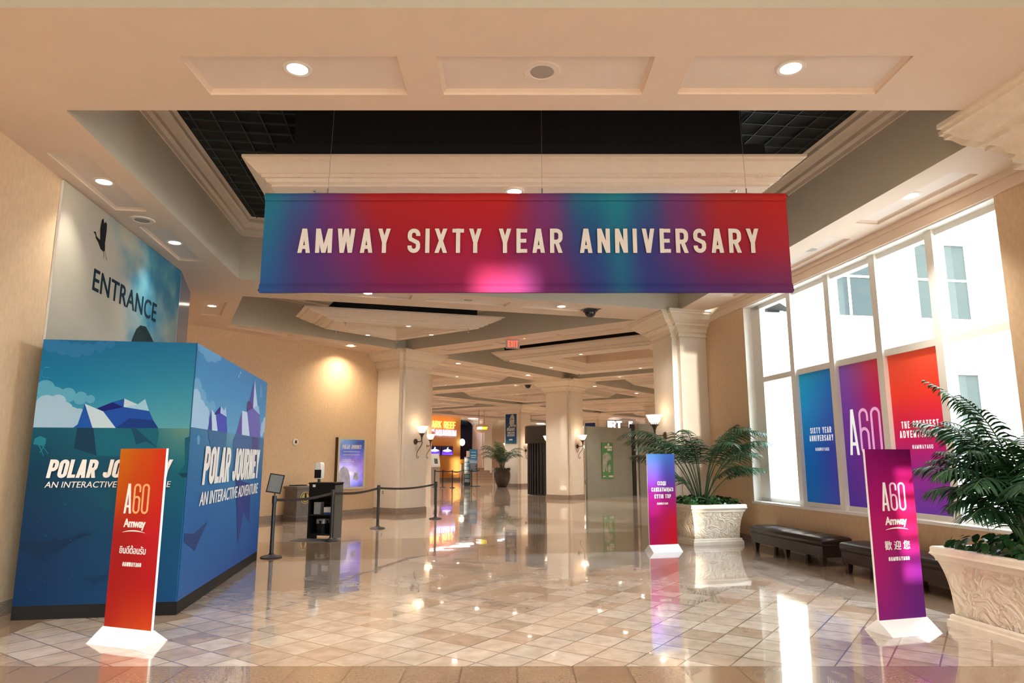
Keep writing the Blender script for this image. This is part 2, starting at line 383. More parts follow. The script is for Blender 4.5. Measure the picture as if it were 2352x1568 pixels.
def ramp2(rows):
    """rows: [(v, [(u, srgb), ...]), ...] bottom to top; a smooth printed gradient"""
    def at(stops, u):
        for a, b in zip(stops, stops[1:]):
            if u <= b[0]:
                k = (u-a[0])/max(b[0]-a[0], 1e-6); k = max(0, min(1, k)); k = k*k*(3-2*k)
                return tuple(x+(y-x)*k for x, y in zip(a[1], b[1]))
        return stops[-1][1]
    def f(u, v):
        for a, b in zip(rows, rows[1:]):
            if v <= b[0]:
                k = (v-a[0])/max(b[0]-a[0], 1e-6); k = max(0, min(1, k))
                A = at(a[1], u); Bc = at(b[1], u)
                return lin(tuple(x+(y-x)*k for x, y in zip(A, Bc)))
        return lin(at(rows[-1][1], u))
    return f

# ------------------------------------------------------------------ plan of the building
D = lambda a: Vector((math.cos(math.radians(a)), math.sin(math.radians(a))))
O = Vector((-3.466, 21.609)); S = 9.49; TH = 53.1
A_ = D(TH); B_ = D(TH+90)
def hall(a, b): return O+a*A_+b*B_            # the far hall stands on its own grid, turned 53 degrees
Z = 4.88; ZT = 6.04
def on_wall(u, off=0.0):                       # the window wall: u runs away from the camera, off goes outdoors
    p = Vector((5.19, 10.69))+u*D(99.2)+off*D(9.2); return p
COFFER_A = [(-4.25, 6.04), (4.94, 6.04), (3.72, 14.9), (-5.04, 12.2)]
P1 = Vector((-5.49, 13.56)); P2 = Vector((2.95, 15.98))
def meet(p, d, q, e):
    det = d.x*(-e.y)+e.x*d.y; t = ((q.x-p.x)*(-e.y)+e.x*(q.y-p.y))/det; return p+t*d
P2 = meet(P1, (Vector((2.73, 15.88))-P1).normalized(), hall(-.68, 0), B_)
P3 = hall(-.68, -.8); P4 = Vector((-6.91, 16.41))
COFFER_B = [tuple(P1), tuple(P2), tuple(P3), tuple(P4)]
COFFER_0 = [(-4.2, -3.2), (5.2, -3.2), (5.2, 4.54), (-4.2, 4.54)]
def inset(poly, d, fac=None):
    """move every side of a convex polygon inwards by d (times its own factor)"""
    n = len(poly); P = [Vector(p) for p in poly]
    if sum(P[i].x*P[(i+1) % n].y-P[(i+1) % n].x*P[i].y for i in range(n)) < 0: P.reverse()
    L = []
    for i in range(n):
        e = (P[(i+1) % n]-P[i]).normalized(); nrm = Vector((-e.y, e.x)); L.append((P[i]+nrm*d*(fac[i] if fac else 1), e))
    return [meet(L[i-1][0], L[i-1][1], L[i][0], L[i][1]) for i in range(n)]

# ------------------------------------------------------------------ floor
fl = MB()
fl.poly([(-40, -30, -.0006), (60, -30, -.0006), (60, 90, -.0006), (-40, 90, -.0006)], 1)
def inlay(poly): fl.poly([(p[0], p[1], 0) for p in poly], 0)
inlay(COFFER_A if False else [(-4.6, 5.72), (4.9, 5.72), (3.62, 13.1), (2.2, 12.55), (-5.0, 11.0)])
inlay([tuple(P1+Vector((.1, .1))), tuple(P2), tuple(P3), tuple(P4)])
CELLS = [(i, j) for i in range(0, 5) for j in (-1, 0, 1)]
for i, j in CELLS:
    a0, b0 = i*S+.75, j*S+.75; a1, b1 = a0+S-1.5, b0+S-1.5
    inlay([tuple(hall(a0, b0)), tuple(hall(a1, b0)), tuple(hall(a1, b1)), tuple(hall(a0, b1))])
struct(fl.build('floor', [FL_LIGHT, FL_DARK]), 'polished beige marble floor with brown granite bands')

# ------------------------------------------------------------------ ceiling with coffers
ce = MB()       # slots: 0 beam paint, 1 pale panels, 2 coffer sides, 3 black void
def rect(c, ang, l, w):
    d = D(ang); n = D(ang+90); c = Vector(c)
    return [c-d*l/2-n*w/2, c+d*l/2-n*w/2, c+d*l/2+n*w/2, c-d*l/2+n*w/2]
def recess(p, depth=.045):
    q = inset(p, .03); P = [Vector(x) for x in p]
    if sum(P[i].x*P[(i+1) % 4].y-P[(i+1) % 4].x*P[i].y for i in range(4)) < 0: P.reverse()
    ce.loft([[(x.x, x.y, Z) for x in P], [(x.x, x.y, Z+depth*.5) for x in P], [(x.x, x.y, Z+depth) for x in q]], True)
    ce.poly([(x.x, x.y, Z+depth) for x in reversed(q)], 1)
PANELS = [rect((-1.85, 5.46), 0, 1.8, .6), rect((.28, 5.46), 0, 1.81, .6), rect((2.41, 5.45), 0, 1.81, .6),
          rect((-4.98, 7.85), 98, 1.75, .40), rect((-5.27, 10.22), 98, 1.7, .38), rect((-6.6, 14.75), 117, 1.6, .42),
          rect((5.14, 8.36), 98.5, 1.75, .36), rect((4.84, 10.66), 98.5, 1.6, .32), rect((4.5, 12.8), 98.5, 1.6, .30),
          rect((-2.91, 13.45), 17, 1.75, .42), rect((-.92, 14.06), 17, 1.75, .42), rect((1.09, 14.66), 17, 1.75, .42),
          rect(hall(-3.0, -.15), TH, 1.8, .36), rect(hall(-5.2, -.15), TH, 1.8, .36)]
outer = [Vector((-7.2, -4.6)), Vector((7.75, -4.6)), on_wall(3.6, .1), hall(-.68, -10.2), hall(-.68, .62), hall(-9.6, .62), Vector((-7.0, 12))]
def inside(p, poly):
    c = False; n = len(poly)
    for i in range(n):
        a, b = poly[i], poly[(i+1) % n]
        if (a[1] > p[1]) != (b[1] > p[1]) and p[0] < (b[0]-a[0])*(p[1]-a[1])/(b[1]-a[1])+a[0]: c = not c
    return c
def region(outer, holes):
    loops = [[Vector((p[0], p[1])) for p in l] for l in [outer]+holes]
    V = [p for l in loops for p in l]; E = []; k = 0
    for l in loops: E += [(k+i, k+(i+1) % len(l)) for i in range(len(l))]; k += len(l)
    vo, _, fo, _, _, _ = delaunay_2d_cdt(V, E, [], 0, 1e-6)
    out = []
    for f in fo:
        c = sum((vo[i] for i in f), Vector((0, 0)))/len(f)
        if inside(c, loops[0]) and not any(inside(c, h) for h in loops[1:]):
            a, b, d = (vo[i] for i in f[:3])
            out.append(tuple(reversed(f)) if (b-a).cross(d-a) > 0 else tuple(f))
    ce.add([(p.x, p.y, Z) for p in vo], out, 0)
region(outer, [COFFER_0, COFFER_A, COFFER_B]+PANELS)
for p in PANELS: recess(p)
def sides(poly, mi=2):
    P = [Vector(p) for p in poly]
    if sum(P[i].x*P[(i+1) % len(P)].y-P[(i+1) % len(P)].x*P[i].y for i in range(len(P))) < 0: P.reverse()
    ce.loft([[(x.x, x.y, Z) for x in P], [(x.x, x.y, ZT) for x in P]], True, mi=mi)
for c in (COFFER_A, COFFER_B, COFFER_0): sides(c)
def strip(p0, d, ln, w, spans):
    """a flat beam soffit of length ln and width w with recessed panels at spans"""
    n = Vector((-d.y, d.x)); p0 = Vector(p0); pw = .21
    us = [0]+[u for sp in spans for u in sp]+[ln]
    def q(u, v): x = p0+d*u+n*v; return (x.x, x.y, Z)
    for k in range(len(us)-1):
        u0, u1 = us[k], us[k+1]
        if k % 2 == 1:
            ce.poly([q(u0, -w/2), q(u0, -pw), q(u1, -pw), q(u1, -w/2)]); ce.poly([q(u0, pw), q(u0, w/2), q(u1, w/2), q(u1, pw)])
            recess([p0+d*u0-n*pw, p0+d*u1-n*pw, p0+d*u1+n*pw, p0+d*u0+n*pw])
        else: ce.poly([q(u0, -w/2), q(u0, w/2), q(u1, w/2), q(u1, -w/2)])
SPN = [(1.75, 3.55), (3.85, 5.65), (5.95, 7.75)]
HW = .68
for i in range(0, 6):
    for j in (-1, 0, 1): strip(hall(i*S, j*S), B_, S, 2*HW, SPN)
for i in range(0, 5):
    for j in (-1, 0, 1, 2):
        strip(hall(i*S+HW, j*S), A_, S-2*HW, 2*HW, [(u0-HW, u1-HW) for u0, u1 in SPN])
for i, j in CELLS:
    a0, b0 = i*S+HW, j*S+HW; a1, b1 = (i+1)*S-HW, (j+1)*S-HW
    sides([hall(a0, b0), hall(a1, b0), hall(a1, b1), hall(a0, b1)])
for q in ([tuple(p) for p in outer], [tuple(hall(a, b)) for a, b in ((-.68, -10.4), (48.2, -10.4), (48.2, 20.9), (-1.2, 20.9), (-1.2, .62), (-.68, .62))]):
    if sum(q[i][0]*q[(i+1) % len(q)][1]-q[(i+1) % len(q)][0]*q[i][1] for i in range(len(q))) > 0: q.reverse()
    ce.poly([(x, y, ZT) for x, y in q], 3)
struct(ce.build('ceiling', [PAINT, PANEL, FASC, BLACK]), 'peach coffered ceiling with recessed panels')
# open black grid in the voids of the two near coffers
for poly, ang in ((COFFER_A, 8), (COFFER_B, 17)):
    g = MB(); P = inset(poly, .25); c = sum(P, Vector((0, 0)))/4
    for axis in (0, 90):
        d = D(ang+axis); n = D(ang+axis+90)
        for k in range(-16, 17):
            o = c+n*k*.3; lo, hi = -9, 9
            for i in range(4):
                e = P[(i+1) % 4]-P[i]; nn = Vector((-e.y, e.x))
                if sum(P[q].x*P[(q+1) % 4].y-P[(q+1) % 4].x*P[q].y for q in range(4)) < 0: nn = -nn
                den = nn.dot(d); num = nn.dot(P[i]-o)
                if abs(den) < 1e-6:
                    if nn.dot(o-P[i]) < 0: lo, hi = 1, 0
                elif den > 0: lo = max(lo, num/den)
                else: hi = min(hi, num/den)
            if hi-lo > .3:
                M = Matrix.Translation((o.x, o.y, 0)) @ Matrix.Rotation(math.atan2(d.y, d.x), 4, 'Z')
                g.box(lo, hi, -.006, .006, 5.99, 6.015, 0, M)
    struct(g.build('ceiling_grid', mat('dark teal grid bars', (.05, .075, .075), .5)))
# crown trim round each coffer and hung plaster rings
def sweep_ring(mb, poly, prof, mi=0, fac=None):
    """prof: [(inset, z)] swept round a polygon"""
    rings = []
    for d, z in prof: rings.append([(p.x, p.y, z) for p in inset(poly, d, fac)])
    mb.loft(rings, True, mi=mi)
TRIM_PROF = [(0, 5.70), (.02, 5.70), (.025, 5.76), (.06, 5.80), (.06, 5.86), (.12, 5.93), (.16, 5.94), (.16, 6.0), (.2, 6.03)]
RING_OUT = [(.34, 5.14), (0, 5.14), (0, 5.11), (.035, 5.10), (.045, 5.07), (.09, 5.04), (.16, 4.98), (.19, 4.975), (.20, 4.94), (.23, 4.94), (.25, 4.90), (.30, 4.885), (.30, 4.86)]
RING_IN = [(.95, 4.86), (.95, 4.885), (1.0, 4.90), (1.02, 4.94), (1.05, 4.94), (1.06, 4.975), (1.09, 4.98), (1.16, 5.04), (1.20, 5.07), (1.21, 5.10), (1.25, 5.11), (1.25, 5.5)]
def hung_ring(poly, margins, fac=None, bulk=True, flat=.65):
    P = [Vector(p) for p in poly]; n = len(P)
    if sum(P[i].x*P[(i+1) % n].y-P[(i+1) % n].x*P[i].y for i in range(n)) < 0: P.reverse()
    Ls = []
    for i in range(n):
        e = (P[(i+1) % n]-P[i]).normalized(); nn = Vector((-e.y, e.x)); Ls.append((P[i]+nn*margins[i], e))
    R = [meet(Ls[i-1][0], Ls[i-1][1], Ls[i][0], Ls[i][1]) for i in range(n)]
    m = MB(); sweep_ring(m, R, RING_OUT, 0, fac); sh = .65-flat; sweep_ring(m, R, [(.30, 4.86), (.95-sh, 4.86)], 1, fac); sweep_ring(m, R, [(d-sh, z) for d, z in RING_IN], 0, fac)
    # small carved beads along the outer crown
    for i in range(n):
        q = inset(R, .215, fac); a, b = q[i], q[(i+1) % n]; e = (b-a); k = int(e.length/.07)
        for s in range(1, k):
            c = a+e*(s/k); M = Matrix.Translation((c.x, c.y, 4.955)) @ Matrix.Rotation(math.atan2(e.y, e.x), 4, 'Z')
            m.box(-.022, .022, -.022, .02, -.018, .02, 0, M)
    top = inset(R, 1.25-sh, fac); m.poly([(p.x, p.y, 5.5) for p in reversed(top)], 2)
    hung_ring.n += 1
    o = struct(m.build('trim_%d' % hung_ring.n, [CROWN, CROWN, mat('tan recessed ceiling', (.52, .33, .165), .8)]), 'cream plaster ring hung in the coffer')
    if bulk:
        b = MB(); q = inset(R, .32, fac); q2 = inset(R, .5, fac)
        b.loft([[(p.x, p.y, 5.13) for p in q], [(p.x, p.y, 5.42) for p in q], [(p.x, p.y, 5.42) for p in q2], [(p.x, p.y, ZT-.01) for p in q2]], True)
        b.build('black_bulkhead', BLACK, o)
    return R
hung_ring.n = 0
def coffer_trim(poly):
    m = MB(); sweep_ring(m, poly, TRIM_PROF); hung_ring.n += 1
    struct(m.build('trim_%d' % hung_ring.n, CROWN), 'cream crown moulding high in the coffer')
coffer_trim(COFFER_A); coffer_trim(COFFER_B); coffer_trim(COFFER_0)
RING_A = hung_ring(COFFER_A, [1.5, 1.25, 1.2, 1.25])
def close_poly(P):
    P = [Vector(p) for p in P]; n = len(P)
    if sum(P[i].x*P[(i+1) % n].y-P[(i+1) % n].x*P[i].y for i in range(n)) < 0: P.reverse()
    return P
FAC_B = [1, 1, 1, 2.4]
RING_B = hung_ring(COFFER_B, [1.72, 1.15, .95, 1.47], FAC_B, flat=.24)
RINGS = {}
for i, j in CELLS:
    a0, b0 = i*S+HW, j*S+HW; a1, b1 = (i+1)*S-HW, (j+1)*S-HW
    c = [hall(a0, b0), hall(a1, b0), hall(a1, b1), hall(a0, b1)]
    coffer_trim(c); RINGS[(i, j)] = hung_ring(c, [.95, 1.0, .95, 1.75])

# ------------------------------------------------------------------ walls
def wall_seg(mb, p, q, z0, z1, th=.2, mi=0):
    """wall between plan points, thickness th to the right of p>q"""
    p, q = Vector(p), Vector(q); d = (q-p).normalized(); n = Vector((d.y, -d.x))*th
    mb.prism([tuple(p), tuple(q), tuple(q+n), tuple(p+n)], z0, z1, mi)
def base_seg(mb, p, q, out=.02, h=.14):
    p, q = Vector(p), Vector(q); d = (q-p).normalized(); n = Vector((-d.y, d.x))*out
    mb.prism([tuple(p), tuple(q), tuple(q+n), tuple(p+n)], 0, h-.02); n2 = n*.6
    mb.prism([tuple(p), tuple(q), tuple(q+n2), tuple(p+n2)], h-.02, h)
LW0, LW1, LW2 = Vector((-3.92, -4.6)), Vector((-5.86, 11.62)), Vector((-6.42, 13.2))
LW0 = Vector((-5.34, 7.65))-12.4*D(97.2); LW1 = Vector((-5.34, 7.65))+4.0*D(97.2)
LH0 = hall(-9.3, .5); LH1 = hall(-.3, .5)
wl_ = MB()
for p, q in ((LW1, LW0), (LW2, LW1), (LH0, LW2), (LH1, LH0)): wall_seg(wl_, p, q, 0, Z+.1, th=.2)
struct(wl_.build('wall_left', WALLP), 'tan wallpapered wall on the left')
bb = MB()
for p, q in ((LW0, LW1), (LW1, LW2), (LH0, LH1)): base_seg(bb, q, p, .02)
struct(bb.build('baseboard_left', GRAN))
# right wall with the big window opening
wr = MB()
def wr_seg(u0, u1, z0, z1, th=.3):
    wr.prism([tuple(on_wall(u0)), tuple(on_wall(u1)), tuple(on_wall(u1, th)), tuple(on_wall(u0, th))], z0, z1)
UN, UF = -3.08, 2.98        # near and far jamb of the opening along the wall
wr_seg(UF, 5.1, 0, Z+.1); wr_seg(-8.6, UN, 0, Z+.1); wr_seg(-15.5, -14.6, 0, Z+.1); wr_seg(-14.6, -12.6, 0, .80); wr_seg(-14.6, -12.6, 4.66, Z+.1); wr_seg(-12.6, -8.6, 0, Z+.1); wr_seg(UN, UF, 0, .80); wr_seg(UN, UF, 4.66, Z+.1)
hd = MB(); hd.prism([tuple(on_wall(-15, -.03)), tuple(on_wall(5.0, -.03)), tuple(on_wall(5.0, .0)), tuple(on_wall(-15, .0))], 4.66, Z); hd.prism([tuple(on_wall(-15, -.05)), tuple(on_wall(5.0, -.05)), tuple(on_wall(5.0, .0)), tuple(on_wall(-15, .0))], 4.80, Z)
struct(hd.build('trim_right', PAINT), 'painted band over the tall window')
struct(wr.build('wall_right', WALLP), 'tan wallpapered wall around the tall window')
bb = MB(); base_seg(bb, on_wall(-15), on_wall(5), .02); struct(bb.build('baseboard_right', GRAN))
si = MB(); si.prism([tuple(on_wall(UN, -.04)), tuple(on_wall(UF, -.04)), tuple(on_wall(UF, .26)), tuple(on_wall(UN, .26))], .77, .81)
for u0, u1 in ((UF-.015, UF+.0),): si.prism([tuple(on_wall(u0, 0)), tuple(on_wall(u1, 0)), tuple(on_wall(u1, .27)), tuple(on_wall(u0, .27))], .81, 4.66)
si.prism([tuple(on_wall(UN, 0)), tuple(on_wall(UF, 0)), tuple(on_wall(UF, .27)), tuple(on_wall(UN, .27))], 4.64, 4.66)
struct(si.build('trim_window', FRAMEW), 'white sill and reveals of the tall window')
wf = MB(); GO = .25
def wbar(u0, u1, z0, z1, d0=-.09, d1=.03):
    wf.prism([tuple(on_wall(u0, GO+d0)), tuple(on_wall(u1, GO+d0)), tuple(on_wall(u1, GO+d1)), tuple(on_wall(u0, GO+d1))], z0, z1)
MUL = [1.52, .38, -.76, -1.90]
wbar(2.62, 2.97, .81, 4.64); wbar(UN, UN+.1, .81, 4.64)
for u in MUL: wbar(u-.065, u+.065, .81, 4.64, -.14)
wbar(UN, 2.97, 3.09, 3.19, -.10); wbar(UN, 2.97, 4.56, 4.64); wbar(UN, 2.97, .81, .88)
WIN = struct(wf.build('window_1', FRAMEW), 'tall white framed window of ten panes')
w2 = MB(); wf = w2  # out-of-view window added to brighten the left wall
for u in (-14.55, -13.6, -12.65): wbar(u-.05, u+.05, .8, 4.66)
wbar(-14.6, -12.6, 3.10, 3.19); wbar(-14.6, -12.6, 4.56, 4.66); wbar(-14.6, -12.6, .8, .88)
struct(w2.build('fill_window', FRAMEW), 'unseen window added beside the camera for more daylight')
gl = MB()
edges = [2.62]+MUL+[UN]
for k in range(5):
    for z0, z1 in ((.85, 3.12), (3.16, 4.6)):
        u0, u1 = edges[k], edges[k+1]
        gl.poly([tuple(on_wall(u0, GO))+(z0,), tuple(on_wall(u1, GO))+(z0,), tuple(on_wall(u1, GO))+(z1,), tuple(on_wall(u0, GO))+(z1,)])
gl.build('window_pane', GLASS, WIN)
# far hall walls
HB = 20.6
far = MB()
def far_seg(a0, a1, z0, z1, mi=0, m=None): wall_seg(m or far, hall(a1, HB), hall(a0, HB), z0, z1, .3, mi)
SHOP0, SHOP1 = 26.35, 28.15
far_seg(-1, 14, 0, Z+.1); far_seg(SHOP0, SHOP1, 4.75, Z+.1); far_seg(SHOP1, 48, 0, Z+.1)
wall_seg(far, hall(48, -11), hall(48, HB), 0, Z+.1, .3)
wall_seg(far, hall(-1, HB), hall(-1, .6), 0, Z+.1, .3)
struct(far.build('wall_back', mat('tan paint', (.66, .52, .37), .7)), 'far tan walls of the hall')
orange = MB(); far_seg(14, SHOP0, 0, Z+.1, m=orange)
struct(orange.build('wall_far_left', mat('orange paint', (.80, .36, .085), .7, var=.05)), 'orange feature wall at the far end')
bb = MB(); base_seg(bb, hall(SHOP0, HB), hall(10, HB), .03, .2); struct(bb.build('baseboard_back', GRAN))
rw = MB(); wall_seg(rw, hall(-.7, -10.6), hall(48, -10.6), 0, Z+.1, .3)
struct(rw.build('wall_far_right', mat('tan paint', (1, 1, 1))), 'far right wall of the hall')

# ------------------------------------------------------------------ columns
def notched(h, n):
    return [(-h+n, -h), (h-n, -h), (h-n, -h+n), (h, -h+n), (h, h-n), (h-n, h-n), (h-n, h), (-h+n, h), (-h+n, h-n), (-h, h-n), (-h, -h+n), (-h+n, -h+n)]
CAP = [(.0, 4.34), (.05, 4.34), (.05, 4.38), (.03, 4.39), (.03, 4.42), (.07, 4.45), (.10, 4.52), (.16, 4.57), (.19, 4.58), (.19, 4.62), (.24, 4.64), (.32, 4.70), (.39, 4.79), (.42, 4.80), (.42, 4.84), (.45, 4.85), (.45, 4.895)]
def column(c, rz, label, h=.62):
    o = bpy.data.objects.new('column', None); COL.objects.link(o); o.location = (c[0], c[1], 0); o.rotation_euler = (0, 0, math.radians(rz))
    o['kind'] = 'structure'; o['label'] = label
    n = .13
    s = MB(); s.prism(notched(h, n), 0, 4.86); s.build('shaft', COLP, o)
    k = MB(); k.loft([[(x, y, z) for x, y in notched(max(h+d, h) if h > .6 or d < .02 else .72+d, n)] for d, z in CAP], True, (True, True)); k.build('capital', STONE, o)
    b = MB(); b.prism(notched(h+.025, n), 0, .15); b.prism(notched(h+.012, n), .15, .17); b.build('baseboard', GRAN, o)
    return o
for (i, j) in [(0, 0), (1, 0), (2, 0), (3, 0), (4, 0), (1, 1), (2, 1), (3, 1), (4, 1), (1, -1), (2, -1), (3, -1)]:
    column(hall(i*S, j*S), TH, 'cream square column of the far hall')
column(hall(2.98*S, 2.1*S), TH, 'cream pilaster beside the shopfront'); column(hall(4.0*S, 2.1*S), TH, 'cream pilaster at the far wall')
stub = MB(); stub.prism([tuple(hall(a, b)) for a, b in ((4.9, 3.93), (5.5, 3.93), (5.5, 5.2), (4.9, 5.2))], 0, ZT-.02)
struct(stub.build('wall_end', COLP), 'narrow wall end showing right behind the near left column')
column((4.12, 15.95), 14, 'cream column between the palm and the window wall'); column((5.55, 5.50), 8, 'cream column beside the camera on the right', .46)

# ------------------------------------------------------------------ recessed lights, speakers, sprinklers, cameras
def spot_data(w, size=96, blend=.9, col=(1, .92, .81)):
    d = bpy.data.lights.new('downlight', 'SPOT'); d.energy = w; d.spot_size = math.radians(size); d.spot_blend = blend; d.color = col; d.shadow_soft_size = .07
    return d
SP = spot_data(SPOT); SPF = spot_data(SPOT*1.25, 110)
dl = thing('downlight', 'round recessed downlight in the left panel of the front ceiling beam', 'ceiling light', (-1.85, 5.40, Z+.045))
m = MB(); m.lathe([(.085, .0), (.088, -.012), (.115, -.016), (.125, -.008), (.125, .0)], 28); m.build('trim_ring', PLATE, dl, smooth=40)
m = MB(); m.lathe([(.001, -.004), (.086, -.004)], 28); m.build('lens', LAMP, dl)
lo = bpy.data.objects.new('lamp', SP); COL.objects.link(lo); lo.parent = dl; lo.location = (0, 0, -.03)
def light(x, y, label, z=Z+.045, group=None, far=False, soft=None):
    d = dup(dl, (x, y, z), 0, label, group)
    for c in d.children:
        if c.type == 'LIGHT' and far: c.data = SPF
        if c.type == 'LIGHT' and soft: c.data = soft
    return d
light(2.40, 5.39, 'round recessed downlight in the right panel of the front ceiling beam')
SPW = spot_data(SPOT*.22)
light(-4.95, 7.83, 'recessed downlight over the printed sky wall, nearer one on the left beam', soft=SPW)
light(-5.24, 10.19, 'recessed downlight over the far end of the printed sky wall, on the left beam', soft=SPW)
light(-6.58, 14.62, 'recessed downlight in the small square panel beyond the sky wall')
light(5.09, 8.27, 'recessed downlight over the tall window, in the right ceiling beam')
light(-2.92, 13.46, 'recessed downlight just under the left half of the hanging banner')
light(1.09, 14.67, 'recessed downlight left of the black dome camera')
light(-4.75, 19.82, 'recessed downlight washing the tan wall left of the near column', soft=spot_data(SPOT*.75, 140, 1.0, (1, .80, .56)))
light(.03, 7.97, 'downlight on the white ring just above the top edge of the banner', 4.856)
light(-1.9, 19.9, 'recessed downlight nearest the near left column, left of the red exit sign'); light(.3, 18.62, 'recessed downlight right beside the red exit sign'); light(1.92, 17.25, 'recessed downlight on the exit sign beam, nearest the right column')
G = 'recessed downlights in the beams of the far hall'
GL = 'small recessed downlight in the far hall ceiling'
for i in range(0, 5):
    for j in (-1, 0, 1):
        for u in (2.65, 4.75, 6.85):
            if i == 0 and j == -1: continue
            p = hall(i*S, j*S+u); light(p.x, p.y, GL, group=G, far=True)
        if j == 1: continue
for i in range(0, 4):
    for j in (0, 1, -1):
        for u in (2.65, 6.85):
            p = hall(i*S+u, j*S); light(p.x, p.y, GL, group=G, far=True)
for x, y in ((-4.75, 5.35), (-4.55, 2.6), (-4.4, -.5), (5.6, 2.4), (0, -4.0), (-2.5, -4.0), (2.5, -4.0)): light(x, y, 'fill downlight added to the ceiling out of view', Z, 'added fill downlights out of view')  # extra lamps added out of view to lift the left wall
GR = 'downlights set in the hung plaster rings'
rl0 = thing('downlight', 'small downlight on the triangular plaster ring below the banner', 'ceiling light', (0, 0, 4.86), 0, GR)
m = MB(); m.lathe([(.055, -.002), (.058, -.010), (.078, -.012), (.082, 0)], 20); m.build('trim_ring', PLATE, rl0, smooth=40)
m = MB(); m.lathe([(.001, -.003), (.056, -.003)], 20); m.build('lens', mat('soft warm lens', (1, .85, .65), .5, emit=5, emit_rgb=(1, .80, .56)), rl0)
lo = bpy.data.objects.new('lamp', spot_data(SPOT*.5)); COL.objects.link(lo); lo.parent = rl0; lo.location = (0, 0, -.03)
first = [True]
def ring_lights(R, lab, fac=None):
    k0 = 0; q = inset(R, .42 if fac else .62, fac); n = len(q)
    for i in range(k0, 3 if fac else n):
        c = (q[i]+q[(i+1) % n])/2
        if first[0]: rl0.location = (c.x, c.y, 4.86); first[0] = False
        else: dup(rl0, (c.x, c.y, 4.86), 0, lab, GR)
ring_lights(RING_B, 'small downlight on the triangular plaster ring below the banner', FAC_B)
ring_lights(RINGS[(0, -1)], 'small downlight on the square plaster ring beyond the exit sign')
for k in ((0, 0), (1, -1), (1, 0), (2, 0), (1, 1), (2, 1)): ring_lights(RINGS[k], 'small downlight on a plaster ring of the far hall')
sp = thing('ceiling_speaker', 'round grey ceiling speaker in the middle panel of the front beam', 'speaker', (.26, 5.45, Z+.045))
m = MB(); m.lathe([(.10, -.006), (.11, -.014), (.155, -.012), (.165, 0)], 32); m.build('rim', PANEL, sp, smooth=40)
m = MB(); m.lathe([(.001, -.008), (.102, -.008)], 32); m.build('grille', GRILLE, sp)
dup(sp, (-5.14, 9.06, Z), 0, 'round ceiling speaker between the two lit panels over the sky wall')
dup(sp, (-.93, 14.06, Z+.045), 0, 'round ceiling speaker below the bottom edge of the banner')
dup(sp, (4.78, 10.55, Z+.045), 0, 'round ceiling speaker over the tall window')
dc = thing('dome_camera', 'black dome camera hanging left of the right column', 'security camera', (1.75, 14.95, Z))
m = MB(); m.lathe([(.16, 0), (.16, -.02), (.13, -.035), (.001, -.035)], 24); m.build('base', BLKMET, dc, smooth=40)
m = MB(); m.lathe([(.125, -.03)]+[(.125*math.cos(k*PI/16), -.035-.12*math.sin(k*PI/16)) for k in range(9)], 24); m.build('dome', mat('black gloss plastic', (.01, .01, .01), .12), dc, smooth=60)
dup(dc, tuple(hall(S, 1.9))+(Z,), 0, 'small black dome camera on the far orange lit beam')
spk = thing('sprinkler', 'chrome sprinkler above the left end of the banner', 'sprinkler', (-2.42, 7.98, 4.86))
m = MB(); m.lathe([(.035, 0), (.03, -.01), (.012, -.015), (.012, -.05), (.02, -.055), (.006, -.06), (.006, -.085), (.028, -.088), (.028, -.092), (.001, -.092)], 14); m.build('sprinkler_head', CHROME, spk, smooth=50)
dup(spk, (2.74, 7.98, 4.86), 0, 'chrome sprinkler above the right end of the banner')
GS = 'sprinklers on the hung plaster rings'
for R, lab, fc in ((RING_B, 'chrome sprinkler at a corner of the triangular plaster ring', FAC_B), (RINGS[(0, -1)], 'chrome sprinkler at a corner of the square plaster ring', None)):
    for p in inset(R, .42, fc): dup(spk, (p.x, p.y, 4.86), 0, lab, GS)

# ------------------------------------------------------------------ hanging banner
BY = 7.1; bw = 5.70; bx0 = -2.70; bz0, bz1 = 3.355, 4.47
ban = thing('hanging_banner', 'long rainbow banner hung across the hall with white capitals', 'banner', (bx0, BY, bz0))
bcol = ramp2([(0, [(0, (25, 85, 165)), (.10, (70, 50, 125)), (.25, (125, 20, 95)), (.42, (155, 20, 95)), (.56, (110, 25, 110)), (.64, (40, 55, 140)), (.68, (20, 100, 150)), (.74, (40, 50, 140)), (.86, (85, 40, 125)), (1, (115, 50, 125))]),
              (.45, [(0, (20, 110, 165)), (.09, (80, 45, 130)), (.17, (130, 35, 110)), (.25, (165, 0, 45)), (.42, (175, 5, 65)), (.53, (130, 35, 110)), (.62, (35, 70, 145)), (.675, (10, 115, 155)), (.73, (50, 60, 140)), (.80, (115, 40, 115)), (.88, (165, 15, 55)), (1, (180, 35, 65))]),
              (1, [(0, (10, 130, 160)), (.07, (55, 95, 160)), (.13, (125, 50, 125)), (.21, (185, 25, 25)), (.45, (200, 22, 18)), (.54, (130, 55, 130)), (.62, (10, 120, 155)), (.675, (10, 140, 165)), (.72, (30, 105, 155)), (.79, (120, 55, 125)), (.88, (185, 35, 30)), (1, (205, 30, 22))])])
def cloth(u, v):
    y = .012*math.sin(2*PI*u*7+1.3*math.sin(5*u))*(1-v)*.5 + .004*math.sin(40*u)
    xx = u*bw+(-.014 if u < .5 else .014)*0
    return (xx, y, v*(bz1-bz0))
m = MB(); m.grid(cloth, 120, 24, bcol)
n0 = len(m.v); m.v += [(x, y+.012, z) for x, y, z in m.v[:n0]]; m.c += m.c[:n0]
nf = len(m.f)
for f in m.f[:nf]: m.f.append(tuple(n0+k for k in reversed(f))); m.mi.append(0)
m.build('cloth', CLOTH, ban, vcol=True)
hm = MB(); W_ = 60
